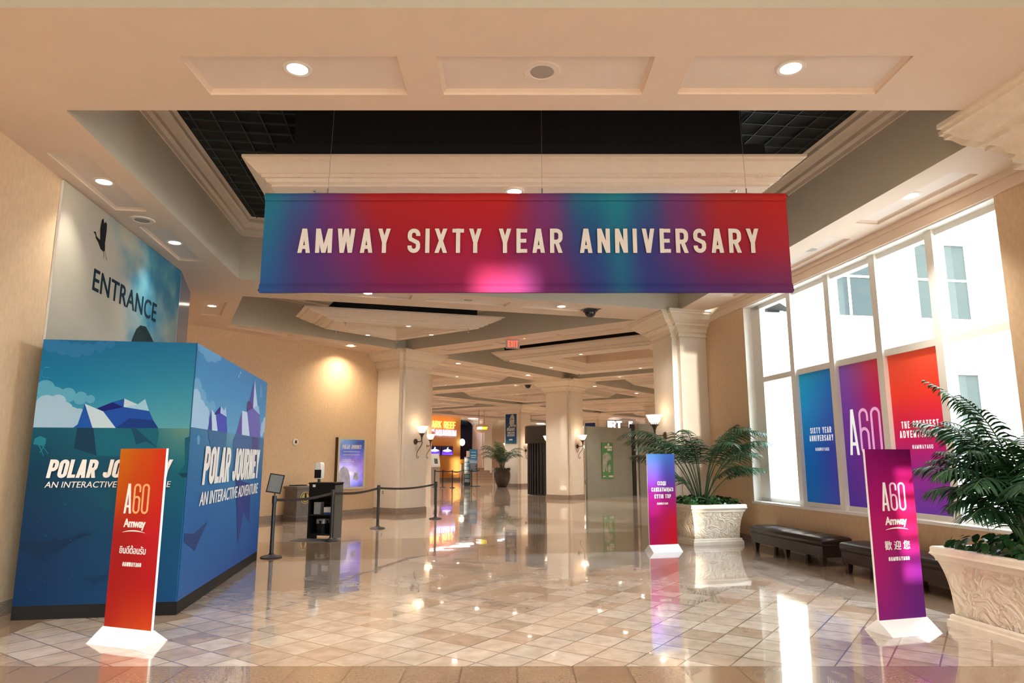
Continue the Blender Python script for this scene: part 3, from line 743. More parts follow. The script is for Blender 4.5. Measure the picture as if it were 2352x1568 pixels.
for v0, v1 in ((0, .085), (.925, 1.0)):
    hm.grid(lambda u, v: (u*bw, cloth(u, v0)[1]-.016-.012*math.sin(v*PI), (v0+(v1-v0)*v)*(bz1-bz0)), W_, 6, lambda u, v, a=v0, b=v1: tuple(.93*x for x in bcol(u, a+(b-a)*v)))
hm.build('pole_pocket', CLOTH, ban, vcol=True, smooth=60)
for k in range(4):
    bt = MB(); letters(bt, 'AMWAY SIXTY YEAR ANNIVERSARY', .39, 5.365, .435, .272, .045, .205, .004, y0=-.022, word=k); bt.build('lettering', WHTXT, ban)
rod = MB(); rod.tube([(-.02, 0, bz1-bz0-.03), (bw+.02, 0, bz1-bz0-.03)], .012, 8); rod.tube([(-.015, 0, .03), (bw+.015, 0, .03)], .012, 8); rod.build('rod', BLKMET, ban)
for k, x in enumerate((.68, 3.03, 5.27)):
    w = MB(); w.tube([(x, 0, bz1-bz0-.02), (x+(.03 if k == 0 else -.02 if k == 2 else 0), .05, 6.03-bz0)], .002, 6); w.tube([(x, 0, bz1-bz0-.02), (x, 0, bz1-bz0+.06)], .008, 6)
    w.build('wire', mat('steel wire', (.35, .33, .3), .4, .8), ban)

# ------------------------------------------------------------------ printed booth on the left
BO = thing('exhibit_booth', 'tall blue printed booth with iceberg artwork and a black plinth', 'booth', (-3.51, 7.51, 0), 9)
BWd, BLn, BH = 1.57, 4.06, 2.88
core = MB(); core.box(-BWd+.01, -.01, .01, BLn-.01, .13, BH-.01); core.build('carcass', mat('blue board', (.02, .13, .25), .5), BO)
pl = MB(); pl.box(-BWd+.0, .0, .0, BLn, .0, .135); pl.build('plinth', BLKCAB, BO)
K = 4
PC = {}
def flat(rgb):
    return lin(rgb)
class Print(MB):
    """coloured layers printed on a board; layer k lies a hair in front of layer k-1"""
    lay = 0
    def shape(s, pts, rgb, shade=None):
        s.lay += 1; y = -.00012*s.lay-.0004
        cols = [lin(rgb)]*len(pts) if not shade else [lin(c) for c in shade]
        loops = [[Vector((x, z, 0)) for x, z in pts]]
        tr = tessellate_polygon(loops); ff = []
        for t in tr:
            a, b, c = (loops[0][k] for k in t); ff.append(t if (b-a).cross(c-a).z > 0 else (t[0], t[2], t[1]))
        s.add([(x, y, z) for x, z in pts], ff, 0, cols)
def puffs(cs, base, x0, x1):
    """cloud outline: circles (x, z, r) unioned as separate discs plus the body"""
    return cs
def disc(x, z, rx, rz=None, n=18):
    rz = rz or rx
    return [(x+rx*math.cos(2*PI*k/n), z+rz*math.sin(2*PI*k/n)) for k in range(n)]
def gridcol(mb, x0, x1, z0, z1, rows, y=0.0, nx=10, nz=30):
    f = ramp2(rows); mb.grid(lambda u, v: (x0+(x1-x0)*u, y, z0+(z1-z0)*v), nx, nz, f)
fp = Print()
hz = 1.935; T_ = BH
fp.add([(-BWd, 0, .135), (0, 0, .135), (0, .012, .135), (-BWd, .012, .135), (-BWd, 0, T_), (0, 0, T_), (0, .012, T_), (-BWd, .012, T_)], [(0, 3, 2, 1), (4, 5, 6, 7), (2, 3, 7, 6), (0, 4, 7, 3), (1, 2, 6, 5)], 0, [lin((20, 105, 150))]*8)
gridcol(fp, -BWd, 0, .135, hz, [(0, [(0, (5, 45, 75)), (1, (15, 75, 115))]), (.35, [(0, (2, 45, 75)), (1, (8, 80, 110))]), (.75, [(0, (2, 58, 78)), (.6, (5, 88, 102)), (1, (20, 105, 115))]), (1, [(0, (6, 84, 98)), (.6, (10, 105, 115)), (1, (120, 150, 125))])])
gridcol(fp, -BWd, 0, hz, T_, [(0, [(0, (80, 160, 170)), (1, (105, 170, 170))]), (.5, [(0, (10, 125, 155)), (1, (55, 150, 170))]), (1, [(0, (15, 115, 155)), (1, (18, 122, 160))])])
for cs, rgb in (([(-1.50, 2.34, .10), (-1.40, 2.26, .11), (-1.27, 2.28, .08), (-1.14, 2.25, .07), (-1.04, 2.24, .045), (-1.52, 2.18, .1)], (105, 170, 185)), ):
    for x, z, r in cs:
        q = [(max(px, -BWd), pz) for px, pz in disc(x, z, r)]; fp.shape(q, rgb)
W1 = (188, 200, 205)
for x, z, r in ((-1.47, 2.17, .11), (-1.36, 2.20, .085), (-1.29, 2.12, .09), (-1.21, 2.08, .075), (-1.14, 2.07, .07)):
    fp.shape([(max(px, -BWd), max(pz, hz)) for px, pz in disc(x, z, r)], W1)
fp.shape([(-BWd, hz), (-1.12, hz), (-1.09, 2.08), (-1.3, 2.13), (-BWd, 2.2)], W1)
for x, z, r in ((-1.48, 2.83, .09), (-1.36, 2.79, .08), (-1.24, 2.77, .085), (-1.12, 2.78, .07), (-1.0, 2.82, .06), (-.9, 2.85, .05)):
    fp.shape([(max(px, -BWd), min(pz, T_)) for px, pz in disc(x, z, r)], (48, 128, 170))
fp.shape([(-1.49+.06*math.cos(a)*s_-.02*(s_ < 1), 2.52+.06*math.sin(a)) for s_, rng in ((1, range(60, 301, 20)), (.6, range(300, 59, -20))) for a in [math.radians(k) for k in rng]], (80, 160, 180))
ice = [([(-1.09, 2.19), (-1.14, 1.97), (-1.18, hz), (-.99, hz)], (20, 85, 160)), ([(-1.09, 2.19), (-.9, 2.11), (-.76, hz), (-.99, hz)], (225, 222, 215)),
       ([(-.9, 2.11), (-.7, 2.16), (-.44, 2.12), (-.39, 2.02), (-.63, 2.04), (-.76, hz)], (20, 80, 160)), ([(-.97, 2.14), (-.82, 2.21), (-.7, 2.16), (-.9, 2.11)], (12, 25, 110)),
       ([(-.82, 2.21), (-.7, 2.25), (-.7, 2.16)], (10, 85, 160)), ([(-.7, 2.25), (-.56, 2.19), (-.7, 2.16)], (225, 222, 215)), ([(-.56, 2.19), (-.49, 2.25), (-.44, 2.12), (-.7, 2.16)], (185, 212, 218)),
       ([(-.63, 2.04), (-.39, 2.02), (-.33, hz), (-.76, hz)], (0, 55, 125))]
for p, c in ice: fp.shape(p, c)
for p, c in (([(-1.14, hz-.002), (-.98, hz-.002), (-.92, 1.64), (-1.15, 1.72)], (2, 56, 78)), ([(-.98, hz-.002), (-.34, hz-.002), (-.32, 1.89), (-.33, 1.72), (-.65, 1.63), (-.92, 1.64)], (2, 100, 112)), ([(-.6, hz-.003), (-.56, hz-.003), (-.39, 1.79), (-.33, 1.73), (-.44, 1.79), (-.54, 1.76)], (0, 72, 92)),
             ([(-.92, 1.64), (-.65, 1.63), (-.60, 1.2), (-.78, 1.05), (-.95, 1.3)], (3, 78, 95)), ([(-.05, 1.83), (-.001, 1.85), (-.001, 1.41), (-.09, 1.45), (-.03, 1.55)], (0, 92, 105)), ([(-.001, 1.46), (-.001, 1.41), (-.04, 1.41), (-.09, 1.45)], (0, 62, 78))): fp.shape(p, c)
JE = (35, 130, 135)
fp.shape([(-1.55, 1.76), (-1.54, 1.82), (-1.49, 1.845), (-1.43, 1.82), (-1.43, 1.76), (-1.46, 1.74), (-1.5, 1.75)], JE)
for a, b in (((-1.47, 1.75), (-1.40, 1.66)), ((-1.50, 1.75), (-1.44, 1.64)), ((-1.445, 1.75), (-1.48, 1.67))): fp.shape([(a[0], a[1]), (a[0]+.012, a[1]), (b[0]+.008, b[1]), (b[0], b[1])], JE)
WH = [(-BWd, .70), (-1.55, .78), (-1.31, .77), (-1.23, .80), (-1.21, .78), (-1.09, .80), (-.98, .85), (-.89, .84), (-.93, .82), (-.99, .815), (-1.0, .79), (-1.05, .79), (-1.08, .76), (-1.21, .66), (-1.33, .62), (-1.30, .56), (-1.40, .60), (-1.44, .65)]
fp.shape(WH, (4, 42, 68)); fp.shape([(x*.5-.15, z*.45+.06) for x, z in WH], (6, 52, 82))
for k in range(26): fp.shape(disc(random.uniform(-1.5, -.05), random.uniform(.2, 1.7), random.uniform(.004, .012), n=8), (12, 80, 105))
fp.build('front_panel', BOOTHP, BO, vcol=True)
def polar(mb, x0, x1, z0, h, t): letters(mb, 'POLAR JOURNEY', x0, x1, z0, h, t, .05, .004, .14, y0=-.0115)
t_ = MB(); polar(t_, -1.385, -.175, 1.41, .19, .036); typed(t_, 'AN INTERACTIVE ADVENTURE', -1.39, -.16, 1.31, .062, 0.0, .004, .16, y0=-.0115)
t_.build('lettering', WHTXT, BO)
sd = Print(); hz2 = 1.95
SIDE = bpy.data.objects.new('side_panel', None)
sd.add([(0, 0, .135), (BLn, 0, .135), (BLn, .012, .135), (0, .012, .135), (0, 0, T_), (BLn, 0, T_), (BLn, .012, T_), (0, .012, T_)], [(0, 3, 2, 1), (4, 5, 6, 7), (2, 3, 7, 6), (0, 4, 7, 3), (1, 2, 6, 5)], 0, [lin((60, 140, 190))]*8)
gridcol(sd, 0, BLn, .135, hz2, [(0, [(0, (35, 90, 140)), (1, (15, 75, 135))]), (.5, [(0, (30, 100, 150)), (.6, (25, 110, 155)), (1, (30, 95, 145))]), (1, [(0, (55, 125, 160)), (.5, (120, 165, 175)), (.75, (110, 155, 165)), (1, (65, 125, 155))])], nx=16)
gridcol(sd, 0, BLn, hz2, T_, [(0, [(0, (120, 180, 205)), (1, (110, 175, 200))]), (.5, [(0, (85, 160, 200)), (1, (80, 155, 195))]), (1, [(0, (70, 145, 190)), (1, (75, 145, 190))])], nx=16)
for x, z, rx, rz in ((.1, 2.36, .22, .14), (.32, 2.28, .2, .12), (.55, 2.18, .2, .1), (.8, 2.24, .14, .06)): sd.shape([(max(a, .001), max(b, hz2)) for a, b in disc(x, z, rx, rz)], (130, 185, 212))
for x, z, rx, rz in ((.1, 2.25, .2, .13), (.3, 2.18, .2, .1), (.5, 2.13, .18, .09)): sd.shape([(max(a, .001), max(b, hz2)) for a, b in disc(x, z, rx, rz)], (200, 218, 232))
sd.shape([(.001, hz2), (.72, hz2), (.66, 2.1), (.3, 2.2), (.001, 2.28)], (200, 218, 232))
for x, z, rx, rz in ((.2, 2.86, .2, .07), (.45, 2.82, .2, .09), (.7, 2.83, .18, .07), (.9, 2.86, .14, .05)): sd.shape([(max(a, .001), min(b, T_)) for a, b in disc(x, z, rx, rz)], (125, 180, 212))
for x, z, rx, rz in ((3.9, 2.12, .16, .1), (4.0, 2.2, .12, .1), (3.8, 2.02, .14, .05)): sd.shape([(min(a, BLn-.001), max(b, hz2)) for a, b in disc(x, z, rx, rz)], (205, 218, 232))
for p, c in (([(.75, 2.2), (.66, hz2), (.85, hz2)], (70, 75, 165)), ([(.75, 2.2), (.97, 2.14), (1.11, hz2), (.85, hz2)], (235, 235, 240)), ([(.89, 2.15), (1.17, 2.27), (1.17, 2.18), (.97, 2.14)], (60, 45, 135)), ([(1.17, 2.27), (1.34, 2.22), (1.42, 2.28), (1.49, 2.15), (1.17, 2.18)], (215, 222, 238)), ([(.97, 2.13), (1.17, 2.18), (1.49, 2.15), (1.59, hz2), (1.11, hz2)], (75, 85, 185)),
             ([(2.34, 2.29), (2.08, hz2), (2.43, hz2)], (115, 85, 165)), ([(2.34, 2.29), (2.67, 2.29), (2.94, hz2), (2.43, hz2)], (240, 236, 240)), ([(2.67, 2.29), (3.05, 2.38), (3.57, 2.31), (3.74, hz2), (2.94, hz2)], (125, 110, 185)), ([(2.64, 2.44), (2.8, 2.47), (3.05, 2.38), (2.65, 2.3)], (95, 50, 120)), ([(3.04, 2.82), (2.8, 2.47), (3.05, 2.38)], (90, 85, 165)), ([(3.04, 2.82), (3.36, 2.44), (3.05, 2.38)], (240, 238, 245)), ([(3.36, 2.44), (3.47, 2.44), (3.57, 2.31), (3.05, 2.38)], (190, 210, 230)),
             ([(.66, hz2-.003), (1.56, hz2-.003), (1.57, 1.78), (.93, 1.6)], (60, 115, 150)), ([(2.06, hz2-.003), (3.75, hz2-.003), (3.78, 1.31), (2.09, 1.34), (1.92, 1.85)], (70, 110, 150)), ([(3.1, hz2-.003), (3.6, hz2-.003), (3.7, 1.5), (3.2, 1.6)], (85, 75, 130)), ([(2.23, 1.33), (3.25, 1.23), (3.3, .63), (2.86, .84), (2.63, .40)], (45, 60, 120)), ([(.24, 1.84), (.27, 1.87), (.33, 1.87), (.37, 1.83), (.36, 1.77), (.27, 1.77)], (115, 175, 200)),
             ([(.06, .82), (.4, .78), (.65, .82), (.96, .87), (.83, .8), (.6, .66), (.49, .58), (.38, .63), (.08, .73)], (25, 60, 105)),
             ([(1.98, 2.72), (2.02, 2.79), (2.03, 2.74)], (235, 240, 245)), ([(2.06, 2.78), (2.1, 2.84), (2.12, 2.8)], (235, 240, 245)), ([(3.45, 2.75), (3.55, 2.8), (3.7, 2.6), (3.5, 2.58)], (120, 175, 205))): sd.shape(p, c)
for k in range(40): sd.shape(disc(random.uniform(.1, BLn-.1), random.uniform(.2, 1.7), random.uniform(.006, .016), n=8), (55, 115, 165))
def rot90(mb):
    mb.v = [(-y, x, z) for x, y, z in mb.v]; return mb      # local x of the print runs back along the booth
rot90(sd).build('side_panel', BOOTHP, BO, vcol=True)
t_ = MB(); letters(t_, 'POLAR JOURNEY', .55, 3.68, 1.31, .445, .085, .06, .004, .12, y0=-.0125); typed(t_, 'AN INTERACTIVE ADVENTURE', .50, 3.7, 1.075, .155, 0.0, .004, .16, y0=-.0125)
rot90(t_).build('lettering', WHTXT, BO)

# ------------------------------------------------------------------ printed sky wall above the booth
SK = thing('wall_graphic', 'big printed sky on the left wall reading ENTRANCE with a flying bird', 'wall graphic', (LW0.x, LW0.y, 0), 97.2)
SK.location = (-5.34, 7.65, 0)
def skycol(u, v):
    x, z = u*4, v*1.96
    n1 = noise.fractal(Vector((x*.9+3, z*1.3+7, 1.7)), 1, 2, 5)
    n2 = noise.fractal(Vector((x*2.2+9, z*2.2-3, 4.1)), 1, 2, 5)
    blue = max(0, min(1, (x-1.1+.9*n1+.25*n2+(z-1.0)*.75)/1.9))
    blue = blue*blue*(3-2*blue)
    cl = max(0, min(1, .5+1.1*n2-.35*(v-.3)))
    a = (208+12*n1, 200+10*n1, 184+14*n1); b = (45+60*cl, 125+45*cl, 165+22*cl)
    k = blue*(.35+.65*max(0, min(1, .55+.9*n1+.5*(v-.4))))
    pink = max(0, 1-abs(x-1.7)/.9)*max(0, 1-abs(z-1.15)/.5)*max(0, n2+.4)
    c = [a[i]*(1-k)+b[i]*k for i in range(3)]; c[0] += 22*pink; c[2] -= 4*pink
    return lin([max(0, min(255, q)) for q in c])
m = MB(); m.grid(lambda u, v: (u*4.0, -.03, 2.90+v*1.965), 120, 60, skycol); m.grid(lambda u, v: (u*4.0, -.0, 2.90+v*1.965), 1, 1)
m.box(0, 4.0, -.029, -.002, 2.90, 4.865)
m.build('print', PRINT, SK, vcol=True)
NAVY = mat('dark navy print', (.008, .026, .042), .7, spec=.1)
t_ = MB(); typed(t_, 'ENTRANCE', .93, 3.05, 3.765, .285, .008, .004, 0, y0=-.032, spacing=1.05); t_.build('lettering', NAVY, SK)
m = MB()
def flatshape(mb, pts, y=-.033, mi=0):
    P = [(x, y, z) for x, z in pts]; tr = tessellate_polygon([[Vector((x, z, 0)) for x, z in pts]])
    ff = [t if (Vector(P[t[1]])-Vector(P[t[0]])).cross(Vector(P[t[2]])-Vector(P[t[0]])).y < 0 else (t[0], t[2], t[1]) for t in tr]
    mb.add(P, ff, mi)
flatshape(m, [(.80, 4.50), (.86, 4.52), (.90, 4.47), (1.0, 4.45), (.97, 4.60), (.99, 4.73), (1.03, 4.76), (1.06, 4.70), (1.10, 4.74), (1.14, 4.72), (1.15, 4.62), (1.14, 4.45), (1.16, 4.36), (1.12, 4.33), (1.04, 4.34), (.95, 4.41), (.88, 4.44), (.86, 4.48)])
flatshape(m, [(1.11, 4.35), (1.125, 4.345), (1.16, 4.24), (1.15, 4.24)]); flatshape(m, [(1.14, 4.36), (1.155, 4.355), (1.24, 4.25), (1.23, 4.245)])
m.build('bird_print', mat('dark bird print', (.010, .011, .015), .7, spec=.1), SK)
m = MB(); flatshape(m, [(2.2, 2.91), (2.23, 3.28), (2.3, 3.42), (2.37, 3.52), (2.5, 3.6), (2.7, 3.62), (2.85, 3.55), (3.05, 3.44), (3.2, 3.2), (3.3, 2.91)]); m.build('rock_print', mat('dark rock print', (.022, .045, .053), .7, var=.6, scale=3, spec=.1), SK)
# the darker panel that turns the corner
SK2 = thing('wall_graphic', 'narrow dark blue sky print turning the corner past the ENTRANCE wall', 'wall graphic', (LW1.x, LW1.y, 0), math.degrees(math.atan2(LW2.y-LW1.y, LW2.x-LW1.x)))
Lp = (LW2-LW1).length
m = MB(); cc = ramp2([(0, [(0, (140, 160, 165)), (1, (120, 145, 160))]), (.5, [(0, (85, 125, 150)), (1, (60, 105, 140))]), (1, [(0, (30, 100, 150)), (1, (35, 100, 145))])])
m.grid(lambda u, v: (.01+u*(Lp-.02), -.03, 2.6+v*2.26), 8, 12, cc); m.box(.01, Lp-.01, -.029, -.002, 2.6, 4.86); m.build('print', mat('glossy print', (1, 1, 1), .22, vcol=True), SK2, vcol=True)

# ------------------------------------------------------------------ free-standing signs
def stand_sign(label, loc, rz, rows):
    o = thing('stand_sign', label, 'sign', loc, rz)
    b = MB(); hw, dp, rh = .29, .17, .115
    ring = lambda x: [(x, -dp, 0), (x, -.014, rh), (x, .014, rh), (x, dp, 0)]
    b.loft([ring(-hw), ring(hw)], True, (True, True)); b.build('base', WHITE, o)
    p = MB(); w = .278; z0, z1 = rh-.004, 1.70
    p.box(-w, w, -.012, .012, z0, z1); p.build('board', WHITE, o)
    g = MB(); g.grid(lambda u, v: (-w+2*w*u, -.0135, z0+.003+(z1-z0-.003)*v), 16, 40, ramp2(rows)); g.build('print', PRINT, o, vcol=True)
    return o
def sixty(o, cx, z0, h, w, tint, y=-.016, t=None):
    t = t or h*.082
    a = MB(); letters(a, 'A', cx-w/2, cx-w/2+w*.30, z0, h, t, .1, .003, y0=y); a.build('lettering', WHTXT, o)
    a = MB(); letters(a, '60', cx-w/2+w*.36, cx+w/2, z0, h, t*.80, .07, .003, y0=y); a.build('lettering_tinted', tint, o)
def wordmark(o, cx, z0, h, w, y=-.016):
    a = MB(); typed(a, 'Amway', cx-w/2, cx+w/2, z0, h, .022, .003, .0, y0=y, spacing=.9)
    n = 14; top = [(cx-w*.52+w*1.04*k/n, z0-h*.62+.28*h*(1-(2*k/n-1)**2)) for k in range(n+1)]; bot = [(x, z-h*.16*(.2+math.sin(PI*k/n)*.8)) for k, (x, z) in enumerate(top)]
    flatshape(a, top+bot[::-1], y-.002); a.build('wordmark', WHTXT, o)
s1 = stand_sign('orange and red stand sign with Thai greeting in front of the blue booth', (-3.43, 6.45, 0), -19.5,
    [(0, [(0, (175, 35, 20)), (.5, (195, 62, 15)), (1, (212, 72, 15))]), (.25, [(0, (168, 18, 22)), (1, (185, 20, 25))]), (.5, [(0, (170, 22, 25)), (1, (200, 20, 40))]), (.72, [(0, (200, 85, 12)), (.5, (200, 62, 16)), (1, (210, 40, 28))]), (1, [(0, (200, 112, 10)), (.6, (205, 80, 14)), (1, (215, 52, 20))])])
sixty(s1, -.02, 1.11, .27, .29, mat('pale orange print', lin((235, 165, 110)), .5)); wordmark(s1, -.02, .99, .075, .26)
a = MB(); typed(a, 'ยินดีต้อนรับ', -.17, .14, .755, .075, .004, .003, y0=-.016, zmode='all'); a.build('lettering', WHTXT, s1)
a = MB(); letters(a, '#AMWAYA60', -.12, .10, .645, .036, .006, .2, .003, y0=-.016); a.build('lettering', WHTXT, s1)
s2 = stand_sign('magenta and purple stand sign with Chinese greeting beside the right planter', (3.70, 6.83, 0), 16.5,
    [(0, [(0, (140, 15, 115)), (1, (100, 25, 125))]), (.3, [(0, (175, 15, 110)), (1, (110, 20, 120))]), (.55, [(0, (185, 20, 105)), (1, (190, 25, 85))]), (.8, [(0, (160, 5, 110)), (1, (180, 20, 105))]), (1, [(0, (135, 0, 105)), (1, (110, 0, 85))])])
sixty(s2, .015, 1.11, .27, .29, mat('pale pink print', lin((238, 190, 215)), .5)); wordmark(s2, .02, .98, .075, .26)
a = MB(); typed(a, '歡 迎 您', -.14, .16, .745, .085, .005, .003, y0=-.016, zmode='all'); a.build('lettering', WHTXT, s2)
a = MB(); letters(a, '#AMWAYA60', -.11, .14, .645, .036, .006, .2, .003, y0=-.016); a.build('lettering', WHTXT, s2)
s3 = stand_sign('blue to red stand sign with Kazakh lettering in front of the far planter', (2.69, 12.56, 0), 17,
    [(0, [(0, (190, 0, 85)), (1, (215, 0, 25))]), (.3, [(0, (180, 0, 120)), (1, (210, 0, 50))]), (.5, [(0, (170, 0, 140)), (1, (175, 0, 120))]), (.7, [(0, (120, 60, 185)), (1, (85, 60, 165))]), (1, [(0, (80, 140, 205)), (1, (55, 110, 195))])])
for s, x0, x1, z in (('СІЗДІ', -.085, .085, 1.145), ('САЯХАТЫҢЫЗ', -.21, .225, 1.035), ('КҮТІП ТҰР', -.155, .175, .915)):
    a = MB(); letters(a, s, x0, x1, z, .070, .0125, .15, .003, y0=-.016); a.build('lettering', WHTXT, s3)
a = MB(); letters(a, '#AMWAYA60', -.11, .11, .805, .036, .0062, .2, .003, y0=-.016); a.build('lettering', WHTXT, s3)
# black pedestal behind it
pd = thing('pedestal_stand', 'tall black stand with clear edge behind the blue and red sign', 'stand', (3.16, 14.2, 0), 10)
m = MB(); m.box(-.30, .05, -.05, .05, .1, 1.70); m.build('body', BLKCAB, pd); m = MB(); m.box(-.34, .09, -.13, .13, 0, .1); m.build('foot', BLKMET, pd)
m = MB(); m.box(-.34, -.305, -.05, .05, .35, 1.74); m.build('acrylic_edge', mat('clear acrylic', (.55, .58, .52), .1, var=.05), pd)

# ------------------------------------------------------------------ window graphics
class Cut(MB):
    """collects the outlines of letters that are cut out of a window film"""
    def __init__(s): MB.__init__(s); s.q = []
    def add(s, pts, faces, mi=0, cols=None): s.q.append([(p[0], p[2]) for p in pts[:4]])
def win_graphic(label, u0, u1, rows, texts):
    """texts: [(part name, material, Cut)]; film and letters are cut from one sheet, edge to edge"""
    p = on_wall(u1, GO-.06); o = thing('window_graphic', label, 'window banner', (p.x, p.y, .80), 99.2-180)
    w, h = u1-u0, 2.29; f = ramp2(rows); V = []; E = []
    for a in range(9):
        for b in range(25): V.append(Vector((w*a/8, h*b/24)))
    quads = [(k, q) for k, t in enumerate(texts) for q in t[2].q]
    for k, q in quads:
        n = len(V); V += [Vector((min(max(x, 0), w), z)) for x, z in q]; E += [(n+m, n+(m+1) % 4) for m in range(4)]
    vo, _, fo, _, _, _ = delaunay_2d_cdt(V, E, [], 0, 1e-5)
    sheets = [[] for _ in range(len(texts)+1)]
    for t in fo:
        c = sum((vo[m] for m in t), Vector((0, 0)))/len(t); k = -1
        for kk, q in quads:
            if min(a[0] for a in q) <= c.x <= max(a[0] for a in q) and min(a[1] for a in q) <= c.y <= max(a[1] for a in q) and inside(c, q): k = kk; break
        sheets[k+1].append(t)
    for k, fs in enumerate(sheets):
        m = MB(); m.add([(v.x, -.006, v.y) for v in vo], [t if (vo[t[1]]-vo[t[0]]).cross(vo[t[2]]-vo[t[0]]) > 0 else tuple(reversed(t)) for t in fs], 0, [f(v.x/w, v.y/h) for v in vo])
        used = sorted({i for t in m.f for i in t}); ix = {v: n for n, v in enumerate(used)}
        m.v = [m.v[i] for i in used]; m.c = [m.c[i] for i in used]; m.f = [tuple(ix[i] for i in t) for t in m.f]
        if k == 0: m.build('print', FILM, o, vcol=True)
        else: m.build(texts[k-1][0], texts[k-1][1], o)
    return o
def cut(*rows):
    c = Cut()
    for r in rows: letters(c, *r)
    return c
FILML = film('pale lilac film', lin((225, 165, 205)), False, .07)
win_graphic('teal to navy banner in the window reading SIXTY YEAR', .44, 1.47, [(0, [(0, (5, 85, 145)), (1, (60, 60, 145))]), (.4, [(0, (5, 95, 165)), (1, (55, 55, 145))]), (.75, [(0, (20, 135, 185)), (1, (30, 85, 160))]), (1, [(0, (25, 145, 180)), (1, (15, 105, 165))])],
    [('lettering', FILMW, cut(('SIXTY YEAR', .24, .83, 1.24, .10, .0175, .2), ('ANNIVERSARY', .20, .87, 1.11, .10, .0175, .2))), ('lettering', FILMW, cut(('#AMWAYA60', .35, .73, .945, .055, .0085, .2)))])
win_graphic('purple banner in the window with the tallest lettering, half hidden by the magenta sign', -.70, .33, [(0, [(0, (70, 40, 130)), (1, (85, 40, 135))]), (.4, [(0, (90, 45, 140)), (1, (150, 25, 110))]), (.75, [(0, (110, 60, 150)), (1, (185, 20, 75))]), (1, [(0, (120, 75, 150)), (1, (195, 55, 60))])],
    [('lettering', FILMW, cut(('A', .13, .36, .87, .71, .058, .1))), ('lettering_tinted', FILML, cut(('60', .40, .89, .87, .71, .046, .07)))])
win_graphic('red to violet banner in the window reading THE GREATEST', -1.84, -.81, [(0, [(0, (85, 50, 145)), (1, (90, 45, 140))]), (.3, [(0, (150, 30, 125)), (1, (140, 35, 125))]), (.5, [(0, (190, 20, 75)), (1, (195, 20, 80))]), (.75, [(0, (215, 55, 35)), (1, (220, 55, 40))]), (1, [(0, (210, 75, 50)), (1, (230, 85, 55))])],
    [('lettering', FILMW, cut(('THE GREATEST', .17, .86, 1.23, .10, .0175, .2), ('ADVENTURE EVER', .12, 1.0, 1.10, .10, .0175, .2))), ('lettering', FILMW, cut(('#AMWAYA60', .34, .72, .945, .055, .0085, .2)))])

# ------------------------------------------------------------------ plants
def frond_mesh(az, lean0, lean1, ln, leaf=.36, bare=.42, seed=0, side=1.0, twist=0.0):
    """one pinnate palm frond: arching rachis with two rows of drooping leaflets"""
    rnd = random.Random(seed); mb = MB(); n = 26; p = Vector((0, 0, 0)); path = [p.copy()]; ca, sa = math.cos(math.radians(az)), math.sin(math.radians(az))
    dirs = []
    for k in range(n):
        t = (k+.5)/n; th = math.radians(lean0+(lean1-lean0)*t**2.0)
        d = Vector((math.sin(th)*ca, math.sin(th)*sa, math.cos(th))); dirs.append(d); p = p+d*(ln/n); path.append(p.copy())
    mb.tube(path, [.014*(1-.85*k/n)+.002 for k in range(n+1)], 5, 1)
    h = Vector((-sa, ca, 0)); N = 30
    for k in range(N):
        t = bare+(1-bare)*(k+.3)/N; x = t*n; i = min(int(x), n-1); q = path[i].lerp(path[i+1], x-i); d = dirs[i]
        upv = h.cross(d).normalized()
        if upv.z < 0 and abs(d.z) < .98: upv = -upv
        s = math.sin(PI*min(1, max(.04, (t-bare)/(1-bare)*.86+.12)))**.7
        L = leaf*s*rnd.uniform(.88, 1.08)
        for sg in (-1, 1):
            f = (d*rnd.uniform(.62, .85)+h*sg*rnd.uniform(.75, .95)+upv*rnd.uniform(.05, .35)).normalized()
            w = .012*(.6+.4*s); prev = None; pos = q.copy(); pts = []
            for m_ in range(5):
                tt = m_/4; ff = (f+Vector((0, 0, -1))*(.15+1.05*tt**1.3)).normalized()
                wd = w*(.55 if m_ == 0 else 1.0 if m_ < 3 else .75 if m_ == 3 else .06)
                sd_ = ff.cross(upv).normalized()*wd
                if m_: pos = pos+ff*(L/4)
                pts += [pos-sd_, pos+upv*(-.25*wd)*-1, pos+sd_]
            fc = []
            for m_ in range(4):
                a = m_*3; fc += [(a, a+1, a+4, a+3), (a+1, a+2, a+5, a+4)]
            mb.add(pts, fc, 0)
    return mb
def palm(label, loc, fronds, leaf=.36, seed=3, bare=.42, spread=.07):
    o = thing('kentia_palm', label, 'palm', loc)
    for k, (az, l0, l1, ln) in enumerate(fronds):
        mb = frond_mesh(az, l0, l1, ln, leaf*(.85+.3*random.random()), bare, seed*100+k)
        f = mb.build('frond', [LEAF, STEMG], o, smooth=80)
        r = random.Random(seed*7+k); f.location = (spread*math.cos(math.radians(az))*r.uniform(.4, 1.2), spread*math.sin(math.radians(az))*r.uniform(.4, 1.2), 0)
    return o
